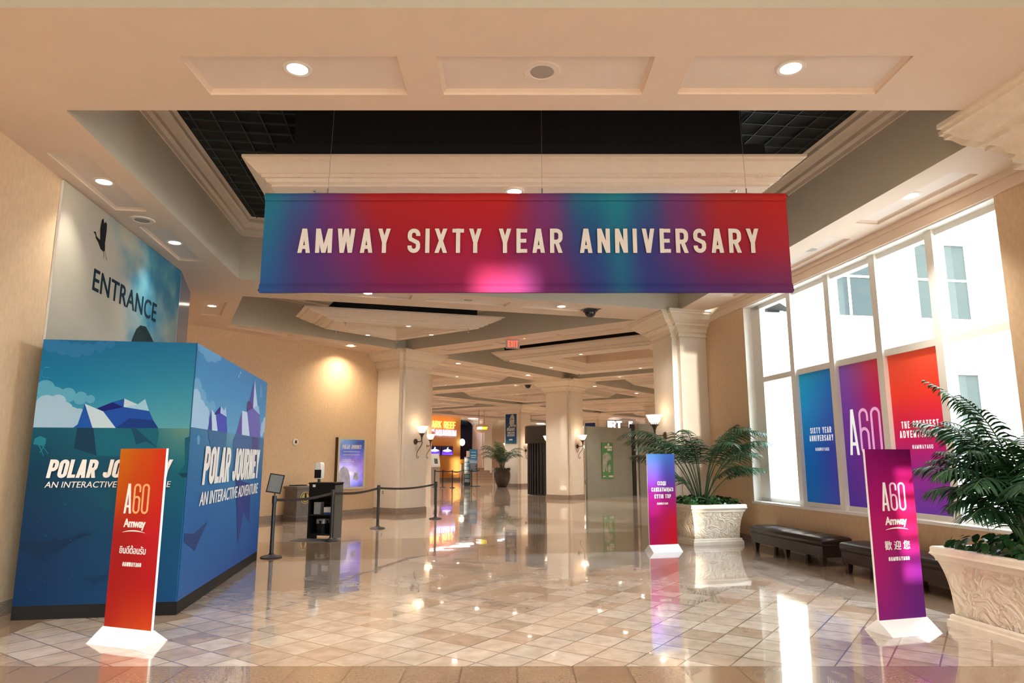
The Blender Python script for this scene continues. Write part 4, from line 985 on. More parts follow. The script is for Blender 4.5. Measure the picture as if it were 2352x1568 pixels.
def planter(label, loc, rz, b=.50, top=.60):
    o = thing('stone_planter', label, 'planter', loc, rz)
    sq = lambda h: [(-h, -h), (h, -h), (h, h), (-h, h)]
    m = MB(); m.loft([[(x, y, z) for x, y in sq(h)] for h, z in ((b+.04, 0), (b+.04, .065), (b+.03, .07), (b+.02, .075), (b+.02, .10), (b+.012, .115), (b, .12))], True, (True, False)); m.build('plinth', STONE, o)
    m = MB(); n = 24
    prof = [(b-.015+.02*(k/n)+.055*(k/n)**3, .115+.50*k/n) for k in range(n+1)]
    m.loft([[(x, y, z) for x, y in sq(h)] for h, z in prof], True); m.build('carved_body', RELIEF, o)
    m = MB(); hb = prof[-1][0]
    m.loft([[(x, y, z) for x, y in sq(h)] for h, z in ((hb, .61), (hb+.012, .615), (hb+.012, .63), (hb+.02, .65), (hb+.05, .68), (top, .70), (top, .735), (top-.01, .75), (top-.08, .75), (top-.09, .66))], True); m.build('rim', STONE, o)
    m = MB(); m.poly([(x, y, .70) for x, y in sq(top-.085)]); m.build('soil', SOIL, o)
    return o
def ivy(label, loc, rz, half, n, size=.075, round_=False, seed=1, hgt=.16):
    r = random.Random(seed); mb = MB()
    for k in range(n):
        if round_:
            a = r.uniform(0, 2*PI); q = half*math.sqrt(r.random()); x, y = q*math.cos(a), q*math.sin(a)
        else: x, y = r.uniform(-half, half), r.uniform(-half, half)
        edge = max(abs(x), abs(y))/half
        z = r.uniform(-.01, hgt)*(1-.45*edge**3); s = size*r.uniform(.7, 1.3)
        az = math.atan2(y, x)+r.uniform(-1.2, 1.2); tilt = r.uniform(.1, 1.2)
        M = Matrix.Translation((x, y, z+.03)) @ Matrix.Rotation(az, 4, 'Z') @ Matrix.Rotation(tilt, 4, 'Y') @ Matrix.Rotation(r.uniform(-.6, .6), 4, 'X')
        P = [(-.1, 0, 0), (.15, .38, .06), (.5, .42, .05), (.8, .22, -.02), (1.1, 0, -.12), (.8, -.22, -.02), (.5, -.42, .05), (.15, -.38, .06), (.45, 0, -.03), (.15, 0, -.01), (.8, 0, -.05)]
        P = [M @ Vector((a*s, b*s, c*s)) for a, b, c in P]
        mb.add(P, [(0, 9, 1), (9, 8, 2, 1), (8, 10, 3, 2), (10, 4, 3), (0, 7, 9), (9, 7, 6, 8), (8, 6, 5, 10), (10, 5, 4)])
    o = mb.build('ivy', IVY, None, loc, rz, smooth=80); tag(o, label, 'ground cover', kind='stuff'); return o
PA = Vector((3.43, 13.30))+.52*D(15.3)+.52*D(105.3)
planter('carved cream stone planter beside the right column', (PA.x, PA.y, 0), 15.3)
ivy('dark glossy leaves filling the planter beside the right column', (PA.x, PA.y, .72), 15.3, .53, 420)
palm('kentia palm with arching fronds in the planter beside the right column', (PA.x, PA.y, .70),
     [(182, 14, 132, 2.55), (170, 16, 120, 2.2), (200, 24, 112, 2.0), (160, 30, 105, 1.8), (225, 20, 108, 2.0), (250, 16, 100, 1.9), (280, 18, 112, 2.0), (312, 12, 118, 2.3), (328, 10, 104, 1.75), (312, 22, 114, 2.15), (340, 20, 112, 1.3), (300, 30, 108, 1.9), (110, 10, 80, 1.9), (130, 16, 98, 2.0), (10, 5, 70, 1.9), (215, 40, 92, 1.25), (300, 10, 105, 2.2), (240, 10, 110, 2.2), (330, 34, 112, 1.5)], .38, 3, .46)
PB = Vector((4.27, 7.02))+.52*D(-82.5)+.52*D(7.5)
planter('carved cream stone planter at the right edge of the picture', (PB.x, PB.y, 0), 7.5)
ivy('dark glossy leaves filling the planter at the right edge', (PB.x, PB.y, .72), 7.5, .53, 420, seed=5)
palm('large kentia palm at the right edge of the picture, in front of the window', (PB.x+.05, PB.y+.05, .70),
     [(185, 12, 138, 1.42), (208, 16, 132, 1.3), (230, 20, 126, 1.25), (165, 10, 112, 1.38), (150, 16, 120, 1.4), (180, 5, 80, 1.55), (172, 8, 96, 1.35), (192, 14, 128, 1.15), (250, 14, 80, 1.35), (120, 10, 100, 1.75), (100, 8, 90, 1.75), (200, 28, 132, .95), (140, 7, 90, 1.7), (200, 6, 104, 1.4), (158, 20, 128, 1.15), (178, 22, 136, 1.0), (330, 4, 50, 1.3), (40, 5, 60, 1.4), (222, 8, 100, 1.55), (150, 4, 62, 1.95), (190, 3, 60, 1.7)], .34, 9, .34)
# round pot with a palm in the far hall
PP = (-.58, 41.2)
o = thing('clay_pot', 'big dark round pot with scrolled handles in the far hall', 'pot', PP+(0,)); o.scale = (.93, .93, 1)
m = MB(); m.lathe([(.001, 0), (.27, 0), (.31, .03), (.42, .25), (.50, .50), (.52, .70), (.50, .86), (.47, .93), (.50, .97), (.52, 1.02), (.50, 1.05), (.44, 1.05), (.43, .95), (.001, .95)], 32); m.build('body', POT, o, smooth=50)
for k in range(4):
    a = -90+35+k*90-70; h_ = MB(); ca, sa = math.cos(math.radians(a)), math.sin(math.radians(a))
    h_.tube([(ca*(.52+.03*math.sin(t_*.7)) + -sa*.10*math.cos(t_), sa*(.52+.03*math.sin(t_*.7))+ca*.10*math.cos(t_), .80+.11*math.sin(t_)) for t_ in [q*.45 for q in range(13)]], .016, 6); h_.build('scroll', POT, o, smooth=60)
ivy('dark leaves round the rim of the big far pot', PP+(.97,), 0, .46, 160, .09, True, 8, .15)
palm('drooping kentia palm growing in the big dark far pot', PP+(.98,), [(180, 8, 138, 2.2), (200, 20, 142, 1.7), (165, 14, 132, 1.9), (230, 12, 130, 1.8), (10, 8, 138, 2.2), (345, 18, 142, 1.8), (335, 12, 130, 1.9), (300, 12, 130, 1.8), (120, 3, 30, 1.7), (265, 6, 115, 2.0), (270, 20, 130, 1.5), (150, 3, 36, 1.8), (190, 6, 120, 2.2)], .46, 12, .28)

# ------------------------------------------------------------------ leather benches
def bench(label, u_far, ln=2.12):
    d = D(99.2); c = on_wall(0); f = Vector((4.66, 10.69))
    o = thing('leather_bench', label, 'bench'); o.location = (f.x+.27*D(9.6).x+(u_far-ln/2)*D(99.6).x, f.y+.27*D(9.6).y+(u_far-ln/2)*D(99.6).y, 0); o.rotation_euler = (0, 0, math.radians(9.6))
    w = .24; h = ln/2
    m = MB(); m.box(-w, w, -h, h, .14, .30); m.build('frame', LEATH, o)
    m = MB(); rings = []
    for dx, z in ((0, .30), (.012, .31), (.016, .36), (.012, .405), (-.012, .425)): rings.append([(-w-dx, -h-dx, z), (w+dx, -h-dx, z), (w+dx, h+dx, z), (-w-dx, h+dx, z)])
    m.loft(rings, True)
    nx, ny = 12, 64
    def cush(u, v):
        x = -w+.012+(2*w-.024)*u; y = -h+.012+(2*h-.024)*v; s = (v*4) % 1
        z = .425+.028*(math.sin(PI*min(max(s, 0), 1))**.35 if 0 < v < 1 else 0)*(math.sin(PI*u)**.5 if 0 < u < 1 else 0)
        return (x, y, z)
    m.grid(cush, nx, ny); m.build('cushion', LEATH, o, smooth=70)
    for sx in (-1, 1):
        for sy in (-1, 0, 1):
            x, y = sx*(w-.05), sy*(h-.08); l = MB(); q = lambda r: [(x-r, y-r), (x+r, y-r), (x+r, y+r), (x-r, y+r)]
            l.loft([[(a, b, 0) for a, b in q(.026)], [(a, b, .14) for a, b in q(.042)]], True, (True, True)); l.build('leg', mat('dark walnut', (.03, .016, .012), .4), o)
    return o
bench('dark brown leather bench under the blue window banner', 2.12)
bench('dark brown leather bench half hidden behind the magenta stand sign', -.45)

# ------------------------------------------------------------------ queue posts
stn = None
def belt(o, dx, dy, rz, h=.93):
    c, s = math.cos(math.radians(-rz)), math.sin(math.radians(-rz)); lx, ly = dx*c-dy*s, dx*s+dy*c
    m = MB(); n = 12; rows = []
    for k in range(n+1):
        t = k/n; rows.append((lx*t, ly*t, h-.05*math.sin(PI*t)*math.hypot(lx, ly)/2.5))
    nn = Vector((-ly, lx, 0)).normalized()*.003
    m.loft([[Vector(p)+nn+Vector((0, 0, -.024)), Vector(p)+nn+Vector((0, 0, .024)), Vector(p)-nn+Vector((0, 0, .024)), Vector(p)-nn+Vector((0, 0, -.024))] for p in rows], True, (True, True)); m.build('belt', BLKMET, o)
def stanchion(label, loc, group=None):
    global stn
    if stn is None:
        o = thing('queue_post', label, 'queue post', loc, 0, group)
        m = MB(); m.lathe([(.001, 0), (.175, 0), (.178, .012), (.15, .026), (.06, .042), (.04, .06), (.033, .075)], 28); m.build('base', BLKMET, o, smooth=40)
        m = MB(); m.lathe([(.032, .05), (.032, .88)], 18); m.build('post', BLKMET, o, smooth=40)
        m = MB(); m.lathe([(.032, .87), (.040, .875), (.040, .985), (.036, 1.0), (.001, 1.0)], 18); m.build('cap', BLKMET, o, smooth=40); stn = o; return o
    return dup(stn, loc, 0, label, group)
Q = [(-4.0, 11.78), (-3.62, 14.12), (-3.17, 16.60), (-2.10, 19.25)]
labs = ['black queue post with a tilted sign frame at the booth corner', 'black queue post just in front of the hand sanitiser station', 'black queue post between the sanitiser station and the near column', 'black queue post farthest right of the near row, past the column']
sts = [stanchion(l, q+(0,)) for l, q in zip(labs, Q)]
for k in range(3): belt(sts[k], Q[k+1][0]-Q[k][0], Q[k+1][1]-Q[k][1], 0)
fr = thing('sign_frame', 'small black sign frame tilted on top of the queue post', 'sign', (Q[0][0], Q[0][1], 1.0))
m = MB(); m.tube([(0, 0, 0), (0, 0, .06)], .012, 8); m.build('stem', BLKMET, fr)
Mt = Matrix.Translation((0, 0, .20)) @ Matrix.Rotation(math.radians(12), 4, 'Z') @ Matrix.Rotation(math.radians(9), 4, 'Y') @ Matrix.Rotation(math.radians(-14), 4, 'X')
m = MB()
for b_ in ((-.12, .12, -.01, .01, -.16, -.142), (-.12, .12, -.01, .01, .142, .16), (-.12, -.102, -.01, .01, -.142, .142), (.102, .12, -.01, .01, -.142, .142)): m.box(*b_, M=Mt)
m.build('frame', BLKMET, fr)
m = MB(); m.box(-.102, .102, -.004, .006, -.142, .142, 0, Mt); m.build('sheet', mat('grey printed sheet', (.33, .33, .30), .2, var=.3, scale=40, stretch=(1, 1, 6)), fr)
GQ = 'queue posts in the far hall'
FQ = [(-4.55, 41.0), (-4.02, 40.4), (-3.42, 39.9), (-3.2, 44.6), (-2.45, 42.2)]
fs = [stanchion('slim black queue post before the distant orange wall', q+(0,), GQ) for q in FQ]
for k in (0, 1): belt(fs[k], FQ[k+1][0]-FQ[k][0], FQ[k+1][1]-FQ[k][1], 0)
belt(fs[2], FQ[3][0]-FQ[2][0], FQ[3][1]-FQ[2][1], 0); belt(fs[3], FQ[4][0]-FQ[3][0], FQ[4][1]-FQ[3][1], 0)

# ------------------------------------------------------------------ sanitiser station, bin, poster, thermostat
ST = thing('sanitiser_station', 'black open-shelf station with a white hand sanitiser dispenser on top', 'sanitiser station', (-3.89, 14.62, 0), -8)
W2, DD, HH = .28, .22, 1.10
def body(b_):
    b_.box(-W2, -W2+.025, -DD, DD, 0, HH); b_.box(W2-.025, W2, -DD, DD, 0, HH-.02); b_.box(-W2, W2, DD-.02, DD, .06, HH); b_.box(-W2+.02, W2-.02, -DD+.01, DD, .07, .10)
m = MB(); body(m); m.build('carcass', BLKCAB, ST)
m = MB(); m.box(W2, W2+.002, -DD, DD, .0, HH-.02); m.build('side_board', mat('dark grey laminate', (.06, .058, .05), .4), ST)
for z in (.46, .84): m = MB(); m.box(-W2+.025, W2-.025, -DD+.01, DD-.02, z, z+.025); m.build('shelf', BLKCAB, ST)
m = MB(); m.box(-W2-.01, W2+.01, -DD-.01, DD+.01, HH, HH+.03); m.build('top', BLKCAB, ST)
m = MB(); m.box(-.20, -.14, -DD-.012, -DD-.008, 1.04, 1.09); m.build('tissue_slot', WHITE, ST)
m = MB(); m.box(-W2+.025, W2-.025, -DD, -DD+.02, .86, HH); m.build('front_flap', BLKCAB, ST)
ds = MB(); ds.prism([(-.08+.16*0, -.07), (.08, -.07), (.08, .07), (-.08, .07)], .02, .34); 
m = MB(); m.tube([(-.17, .0, HH+.02), (-.17, .0, HH+.12)], .03, 10); m.build('dispenser_neck', BLKMET, ST)
m = MB(); m.loft([[(-.17+dx*sx, dy, z) for sx, dy in ((-1, .05), (-1, -.05), (-.7, -.075), (.7, -.075), (1, -.05), (1, .05))] for dx, z in ((.07, HH+.10), (.085, HH+.12), (.085, HH+.38), (.075, HH+.42), (.05, HH+.44))], True, (True, True)); m.build('dispenser', PLATE, ST, smooth=40)
m = MB(); m.box(-.24, -.10, -.085, -.07, HH+.12, HH+.29); m.build('dispenser_window', BLKCAB, ST)
for x0, x1, z0, z1, nm, ma in ((-.20, -.06, .485, .73, 'wipes_pack', mat('clear wrapped pack', (.36, .36, .34), .15)), ):
    o = thing(nm, 'clear wrapped pack standing on the middle shelf of the station', 'pack', (-3.89, 14.62, 0), -8); m = MB(); m.box(x0, x1, -.12, .06, z0, z1); m.build('wrapper', ma, o)
for k, x in enumerate((.08, .20)):
    o = thing('tissue_box', 'white and blue tissue box on the station shelf, %s one' % ('left' if k == 0 else 'right'), 'box', (-3.89, 14.62, 0), -8)
    m = MB(); m.box(x-.055, x+.055, -.14, .0, .525, .63); m.build('carton', WHITE, o); m = MB(); m.box(x-.0555, x+.0555, -.142, .0, .486, .527); m.build('blue_band', mat('blue card', (.03, .10, .45), .5), o)
o = thing('waste_basket', 'black basket with a clear liner under the station shelf', 'bin', (-3.93, 14.60, 0), -8)
m = MB(); m.lathe([(.001, .10), (.11, .10), (.13, .36), (.125, .36), (.105, .12)], 20); m.build('basket', BLKCAB, o, smooth=40)
m = MB()
n = 20; m.loft([[((.132+.012*math.sin(5*a*2*PI/n))*math.cos(2*PI*a/n), (.132+.012*math.sin(5*a*2*PI/n))*math.sin(2*PI*a/n), z) for a in range(n)] for z in (.30, .36, .385)], True); m.build('liner', mat('cloudy plastic bag', (.35, .35, .34), .2, var=.5, scale=30), o, smooth=60)
mt = MB(); mt.loft([[(-.42, -.32, 0), (.30, -.32, 0), (.30, .12, 0), (-.42, .12, 0)], [(-.41, -.31, .012), (.29, -.31, .012), (.29, .11, .012), (-.41, .11, .012)]], True, (False, True))
tag(mt.build('floor_mat', mat('dark grey rubber', (.03, .034, .034), .6), None, (-3.95, 14.28, .001), -8), 'dark grey rubber mat on the floor before the station', 'mat')
BN = thing('waste_bin', 'grey square bin with a round yellow sticker against the tan wall', 'bin', tuple(hall(-3.45, .13))+(0,), TH-90)
BN.location = (-5.72, 18.80, 0); BN.rotation_euler = (0, 0, math.radians(TH))
m = MB(); m.loft([[(x*s, y*s, z) for x, y in ((-1, -1), (1, -1), (1, 1), (-1, 1))] for s, z in ((.29, 0), (.29, .10), (.27, .13), (.265, .14), (.265, .80), (.28, .83), (.30, .85), (.30, .89), (.27, .90))], True, (True, True)); m.build('body', GREYB, BN)
m = MB(); m.box(-.20, .20, -.05, .20, .895, .925); m.build('flap', BLKCAB, BN)
m = MB(); m.lathe([(.001, 0), (.155, 0), (.155, .004)], 28, M=Matrix.Translation((0, -.268, .60)) @ Matrix.Rotation(PI/2, 4, 'X')); m.build('sticker', mat('yellow sticker', (.52, .42, .14), .5), BN)
m = MB()
m.tube([(.125*math.cos(a*PI/12), -.274, .60+.125*math.sin(a*PI/12)) for a in range(25)], .008, 6, caps=False)
m.box(-.055, .055, -.275, -.272, .52, .60); m.box(-.03, .03, -.275, -.272, .60, .66); m.lathe([(.001, 0), (.028, 0), (.028, .003)], 14, M=Matrix.Translation((0, -.272, .685)) @ Matrix.Rotation(PI/2, 4, 'X'))
m.build('pictogram', BLKCAB, BN)
# framed poster on the left hall wall
q = hall(-2.16, .49); PO = thing('framed_poster', 'gold framed purple event poster on the tan wall behind the station', 'poster', (q.x, q.y, .74), TH)
w, h = 1.05, 1.50
m = MB()
for b_ in ((0, w, -.13, 0, 0, .06), (0, w, -.13, 0, h-.06, h), (0, .06, -.13, 0, .06, h-.06), (w-.06, w, -.13, 0, .06, h-.06)): m.box(*b_)
m.build('frame', mat('pale gold frame', (.66, .60, .40), .45, .1), PO); m = MB(); m.box(-.004, 0, -.12, 0, 0, h); m.box(w, w+.004, -.12, 0, 0, h); m.build('frame_edge', mat('dark wood edge', (.06, .03, .015), .5), PO)
def postc(u, v):
    n = noise.fractal(Vector((u*3, v*5, 2)), 1, 2, 4); a = ramp2([(0, [(0, (140, 150, 220)), (1, (90, 90, 180))]), (.3, [(0, (205, 205, 240)), (.45, (215, 210, 242)), (1, (130, 110, 200))]), (.55, [(0, (130, 120, 190)), (1, (120, 95, 175))]), (.75, [(0, (75, 95, 165)), (1, (60, 70, 150))]), (1, [(0, (120, 150, 175)), (1, (45, 70, 130))])])(u, v)
    return tuple(max(0, x*(1+.5*n)) for x in a)
m = MB(); m.grid(lambda u, v: (.06+(w-.12)*u, -.10, .06+(h-.12)*v), 20, 40, postc); m.build('print', mat('backlit print', (1, 1, 1), .2, vcol=True, emit=.55), PO, vcol=True)
t_ = MB(); letters(t_, 'POLAR JOURNEY', .16, .88, 1.17, .12, .020, .08, .003, .1, y0=-.103)
for z, x0, x1 in ((1.08, .2, .84), (.99, .22, .84), (.84, .18, .5), (.80, .18, .62)): t_.box(x0, x1, -.106, -.103, z, z+.018)
t_.build('lettering', WHTXT, PO)
m = MB(); flatshape(m, [(.07, .07), (.07, .45), (.13, .60), (.24, .66), (.36, .62), (.45, .50), (.50, .32), (.52, .07)], -.102); flatshape(m, [(.60, .30), (.66, .50), (.70, .46), (.76, .52), (.84, .32), (.76, .24)], -.102); m.build('bear_print', mat('pale blue print', (.62, .64, .85), .4, var=.35, scale=7), PO)
q = hall(-3.55, .49); TS = thing('thermostat', 'small round white thermostat on the tan wall left of the poster', 'thermostat', (q.x, q.y, 2.08), TH)
m = MB(); m.lathe([(.001, .03), (.06, .03), (.09, .02), (.095, 0)], 24, M=Matrix.Rotation(PI/2, 4, 'X')); m.build('cover', PLATE, TS, smooth=40); m = MB(); m.box(-.03, .03, -.04, -.03, -.04, .04); m.build('dial', BRONZE, TS)
def outlet(label, p, rz, z):
    o = thing('outlet', label, 'outlet', (p.x, p.y, z), rz, 'outlets on the near column'); m = MB(); m.box(-.035, .035, -.01, 0, -.06, .06); m.build('plate', PLATE, o); m = MB(); m.box(-.018, .018, -.013, -.009, -.045, -.008); m.box(-.018, .018, -.013, -.009, .008, .045); m.build('sockets', BRONZE, o)
for k in (-.12, .12): outlet('small outlet plate low on the left face of the near column', hall(-.625, .2+k), TH-90, .62)

# ------------------------------------------------------------------ wall lamps on the columns
sc = thing('wall_sconce', 'lit glass wall lamp on bronze scroll arm, on the near left column', 'wall lamp')
m = MB(); prof = [(.05, .0), (.085, .05), (.115, .11), (.14, .17), (.165, .22), (.18, .255), (.19, .265), (.182, .268), (.13, .17), (.08, .06)]
m.lathe(prof, 28, (0, -.26, 2.26)); m.build('shade', GLOW, sc, smooth=60)
m = MB(); m.lathe([(.001, -.16), (.018, -.14), (.024, -.08), (.045, -.02), (.088, .05), (.086, .055), (.05, .01)], 20, (0, -.26, 2.26))
for k in range(12):
    a = 2*PI*k/12; m.tube([(.075*math.cos(a), -.26+.075*math.sin(a), 2.29), (.105*math.cos(a), -.26+.105*math.sin(a), 2.345), (.12*math.cos(a), -.26+.12*math.sin(a), 2.37)], [.012, .008, .002], 5)
m.build('holder', BRONZE, sc, smooth=50)
m = MB(); m.lathe([(.001, .05), (.03, .05), (.045, .03), (.07, .025), (.085, .01), (.09, 0)], 20, (0, 0, 0), M=Matrix.Translation((0, 0, 2.06)) @ Matrix.Rotation(PI/2, 4, 'X')); m.build('rosette', BRONZE, sc, smooth=50)
m = MB(); m.tube([(0, -.02, 2.06), (0, -.12, 2.06), (0, -.2, 2.06), (0, -.26, 2.10)], .014, 8); pt = [(0, -.26, 2.12)]
for k in range(1, 15): t = k/14; pt.append((.02*math.sin(t*PI), -.26+.20*t-.05*math.sin(t*2*PI), 2.12-.52*t))
a0 = pt[-1]
for k in range(1, 12): a = k*.5; pt.append((0, a0[1]-.045+.045*math.cos(a)*(1-k/22), a0[2]-.045*math.sin(a)*(1-k/22)))
m.tube(pt, [.013-.008*k/len(pt) for k in range(len(pt))], 8); m.build('scroll_arm', BRONZE, sc, smooth=60)
pld = bpy.data.lights.new('bulb', 'POINT'); pld.energy = 1.7; pld.color = (1, .72, .42); pld.shadow_soft_size = .05
pb = bpy.data.objects.new('bulb', pld); COL.objects.link(pb); pb.parent = sc; pb.location = (0, -.26, 2.56)
def place_sconce(p, rz, label=None, group=None, first=False):
    if first: sc.location = (p.x, p.y, .08); sc.rotation_euler = (0, 0, math.radians(rz)); return
    dup(sc, (p.x, p.y, .08), rz, label, group)
place_sconce(hall(0, -.622), TH, first=True)
place_sconce(hall(5.15, 3.92), TH, 'lit wall lamp just behind the right edge of the near left column')
place_sconce(hall(S, -.622), TH, 'lit wall lamp on the right face of the middle column')
place_sconce(hall(S, .622), TH+180, 'lit wall lamp peeking out left of the middle column')
place_sconce(Vector((4.12, 15.95))-.622*D(14), -76, 'lit wall lamp on the right column, half hidden by the palm')
GW = 'wall lamps of the far columns'
for (i, j) in ((2, 1), (2, 0), (3, 1)):
    place_sconce(hall(i*S, j*S-.622), TH, 'small lit wall lamp on a far column', GW); place_sconce(hall(i*S, j*S+.622), TH+180, 'small lit wall lamp on a far column', GW)

# ------------------------------------------------------------------ exit sign
EX = thing('exit_sign', 'red lettered EXIT sign hanging under the ceiling beam', 'exit sign', (.02, 18.55, Z-.27), 8)
m = MB(); m.box(-.19, .19, -.03, .03, 0, .25); m.build('housing', mat('brushed grey metal', (.45, .42, .38), .4, .3), EX)
m = MB(); m.box(-.04, .04, -.02, .02, .25, .30); m.build('bracket', PLATE, EX)
t_ = MB(); letters(t_, 'EXIT', -.14, .14, .04, .17, .025, .14, .004, y0=-.031); t_.build('lettering', RED, EX)

# ------------------------------------------------------------------ hoarding, round kiosk, far hall furniture
HO = thing('hoarding', 'grey green temporary wall with a green poster, right of the middle column', 'hoarding')
m = MB(); H0, H1 = Vector((3.2, 29.48)), Vector((5.48, 31.65)); wall_seg(m, H1, H0, 0, 3.01, .12); m.build('wall_panel', GREYP, HO)
m = MB(); wall_seg(m, Vector((5.80, 32.4)), H1+Vector((.05, .1)), 0, 3.22, .12); m.build('return_panel', BLACK, HO)
m = MB(); wall_seg(m, Vector((8.6, 33.0)), Vector((5.82, 31.6)), 0, 3.22, .12); m.build('wall_panel', GREYP, HO)
m = MB(); ddir = (H1-H0).normalized()
m2 = MB()
GP = thing('poster', 'green poster of a toothy skull on the grey hoarding', 'poster', (0, 0, 0), math.degrees(math.atan2(ddir.y, ddir.x)))
q = H0+ddir*.95; GP.location = (q.x+.02*ddir.y, q.y-.02*ddir.x, .78)
m = MB(); m.box(0, .78, -.012, 0, 0, 1.55); m.build('sheet', mat('green print', (.07, .24, .09), .4), GP)
m = MB(); flatshape(m, [(.06, .30), (.04, .62), (.05, .95), (.14, 1.08), (.35, 1.12), (.55, 1.05), (.64, .92), (.60, .80), (.42, .78), (.34, .66), (.30, .52), (.36, .40), (.28, .30), (.2, .5), (.16, .28)], -.014); flatshape(m, [(.38, .55), (.55, .62), (.60, .45), (.56, .28), (.45, .25), (.38, .38)], -.014); m.build('skull_print', mat('pale grey print', (.45, .47, .40), .5, var=.5, scale=8), GP)
t_ = MB(); letters(t_, 'AN', .40, .52, 1.42, .10, .03, .1, .003, y0=-.014); letters(t_, 'INFECTIOUS', .20, .72, 1.31, .09, .022, .08, .003, y0=-.014); letters(t_, 'SMILE', .38, .70, 1.20, .09, .026, .1, .003, y0=-.014); t_.build('lettering', WHTXT, GP)
t_ = MB()
for x0, x1, z in ((.05, .22, .08), (.44, .74, .10), (.48, .74, .06)): t_.box(x0, x1, -.016, -.012, z, z+.03)
t_.build('small_print', WHTXT, GP)
KI = thing('round_kiosk', 'dark round enclosure with black vertical slats left of the middle column', 'kiosk', (1.62, 32.3, 0))
KI.scale = (1, 1, 1.1)
m = MB(); m.lathe([(.98, 2.12), (1.02, 2.13), (1.02, 2.82), (.98, 2.86), (.001, 2.86)], 48); m.build('drum', mat('dark bronze metal', (.035, .028, .022), .35, .6), KI, smooth=40)
m = MB(); m.lathe([(.001, .02), (.90, .02), (.90, .06), (.84, .06), (.84, 2.12), (.98, 2.12)], 48); m.build('core', mat('dark glass', (.012, .011, .010), .15), KI, smooth=40)
m = MB()
for k in range(36):
    a = 2*PI*k/36; M = Matrix.Rotation(a, 4, 'Z'); m.box(.84, .90, -.035, .035, .04, 2.13, 0, M)
m.build('slats', BLKMET, KI)
# banner on the far column
FQc = hall(2*S, S); FB = thing('column_banner', 'blue shark banner reading FEAST on the far column', 'banner', tuple(hall(2*S-.63, S-.02))+(2.30,), TH-90)
FB.location = tuple(hall(2*S-.02, S-.632))+(2.30,)
FB.location = tuple(hall(2*S-.632, S+.02))+(2.55,); FB.rotation_euler = (0, 0, math.radians(TH-90))
m = MB(); m.grid(lambda u, v: (-.42+.84*u, -.015, 1.90*v), 10, 20, ramp2([(0, [(0, (70, 150, 165)), (1, (60, 110, 150))]), (.15, [(0, (60, 90, 130)), (1, (50, 85, 135))]), (.6, [(0, (60, 85, 140)), (1, (75, 105, 160))]), (1, [(0, (40, 65, 140)), (1, (35, 60, 140))])])); m.box(-.42, .42, -.014, 0, 0, 1.9); m.build('cloth', PRINT, FB, vcol=True)
m = MB(); flatshape(m, [(.0, 1.72), (.12, 1.78), (.22, 1.70), (.27, 1.5), (.26, 1.3), (.22, 1.1), (.08, .98), (-.04, 1.05), (-.12, 1.25), (-.10, 1.5)], -.018); flatshape(m, [(.24, 1.15), (.41, 1.1), (.30, .98), (.18, 1.05)], -.018); flatshape(m, [(-.08, 1.12), (-.24, .95), (-.05, .98)], -.018); m.build('shark_print', mat('pale shark print', (.55, .56, .55), .5, var=.25, scale=4), FB)
m = MB(); flatshape(m, [(-.10, 1.44), (.05, 1.52), (.24, 1.46), (.24, 1.43), (.06, 1.48), (-.09, 1.40)], -.020); m.build('mouth_print', mat('dark mouth print', (.12, .07, .08), .5), FB)
t_ = MB(); letters(t_, 'FEAST', -.30, .28, .76, .19, .05, .1, .003, y0=-.018); letters(t_, 'YOUR EYES', -.28, .28, .61, .10, .026, .1, .003, y0=-.018)
for z in (.55, .50, .45): t_.box(-.29, .28, -.021, -.018, z, z+.025)
t_.box(-.14, .12, -.021, -.018, .2, .28); t_.build('lettering', WHTXT, FB)
FB2 = thing('column_banner', 'blue banner on the column behind the grey hoarding', 'banner', tuple(hall(3*S-.632, S+.02))+(2.3,), TH-90)
m = MB(); m.grid(lambda u, v: (-.42+.84*u, -.015, 1.90*v), 8, 12, ramp2([(0, [(0, (120, 150, 180)), (1, (90, 120, 160))]), (.6, [(0, (60, 100, 160)), (1, (50, 85, 150))]), (1, [(0, (40, 65, 135)), (1, (35, 60, 130))])])); m.box(-.42, .42, -.014, 0, 0, 1.9); m.build('cloth', PRINT, FB2, vcol=True)
m = MB(); flatshape(m, [(-.41, 1.3), (-.3, 1.38), (-.05, 1.25), (.1, 1.3), (.28, 1.15), (.41, 1.2), (.41, 1.0), (-.41, 1.0)], -.018); m.build('wave_print', mat('cream print', (.55, .5, .42), .5), FB2)
# neon sign on the orange wall, TVs, ticket machine
NE = thing('neon_sign', 'glowing orange and blue neon aquarium sign on the orange wall', 'neon sign', tuple(hall(21.25, HB-.02))+(0,), TH)
ON = mat('orange neon tube', (1, .5, .12), .4, emit=3.2, emit_rgb=(1, .40, .07)); BN_ = mat('blue neon tube', (.5, .6, 1), .4, emit=2.0, emit_rgb=(.36, .45, 1))
t_ = MB(); letters(t_, 'SHARK REEF', .95, 4.35, 4.0, .52, .055, .16, .05, y0=-.06); t_.build('lettering', ON, NE)
t_ = MB(); letters(t_, 'AQUARIUM', 2.1, 4.45, 3.42, .45, .05, .14, .05, y0=-.06); t_.build('lettering_blue', BN_, NE)
m = MB(); flatshape(m, [(.5, 3.78), (1.1, 3.88), (1.7, 3.85), (1.95, 3.95), (1.9, 3.8), (1.98, 3.7), (1.6, 3.74), (1.1, 3.65), (.7, 3.66)], -.1); m.build('shark_outline', BN_, NE)
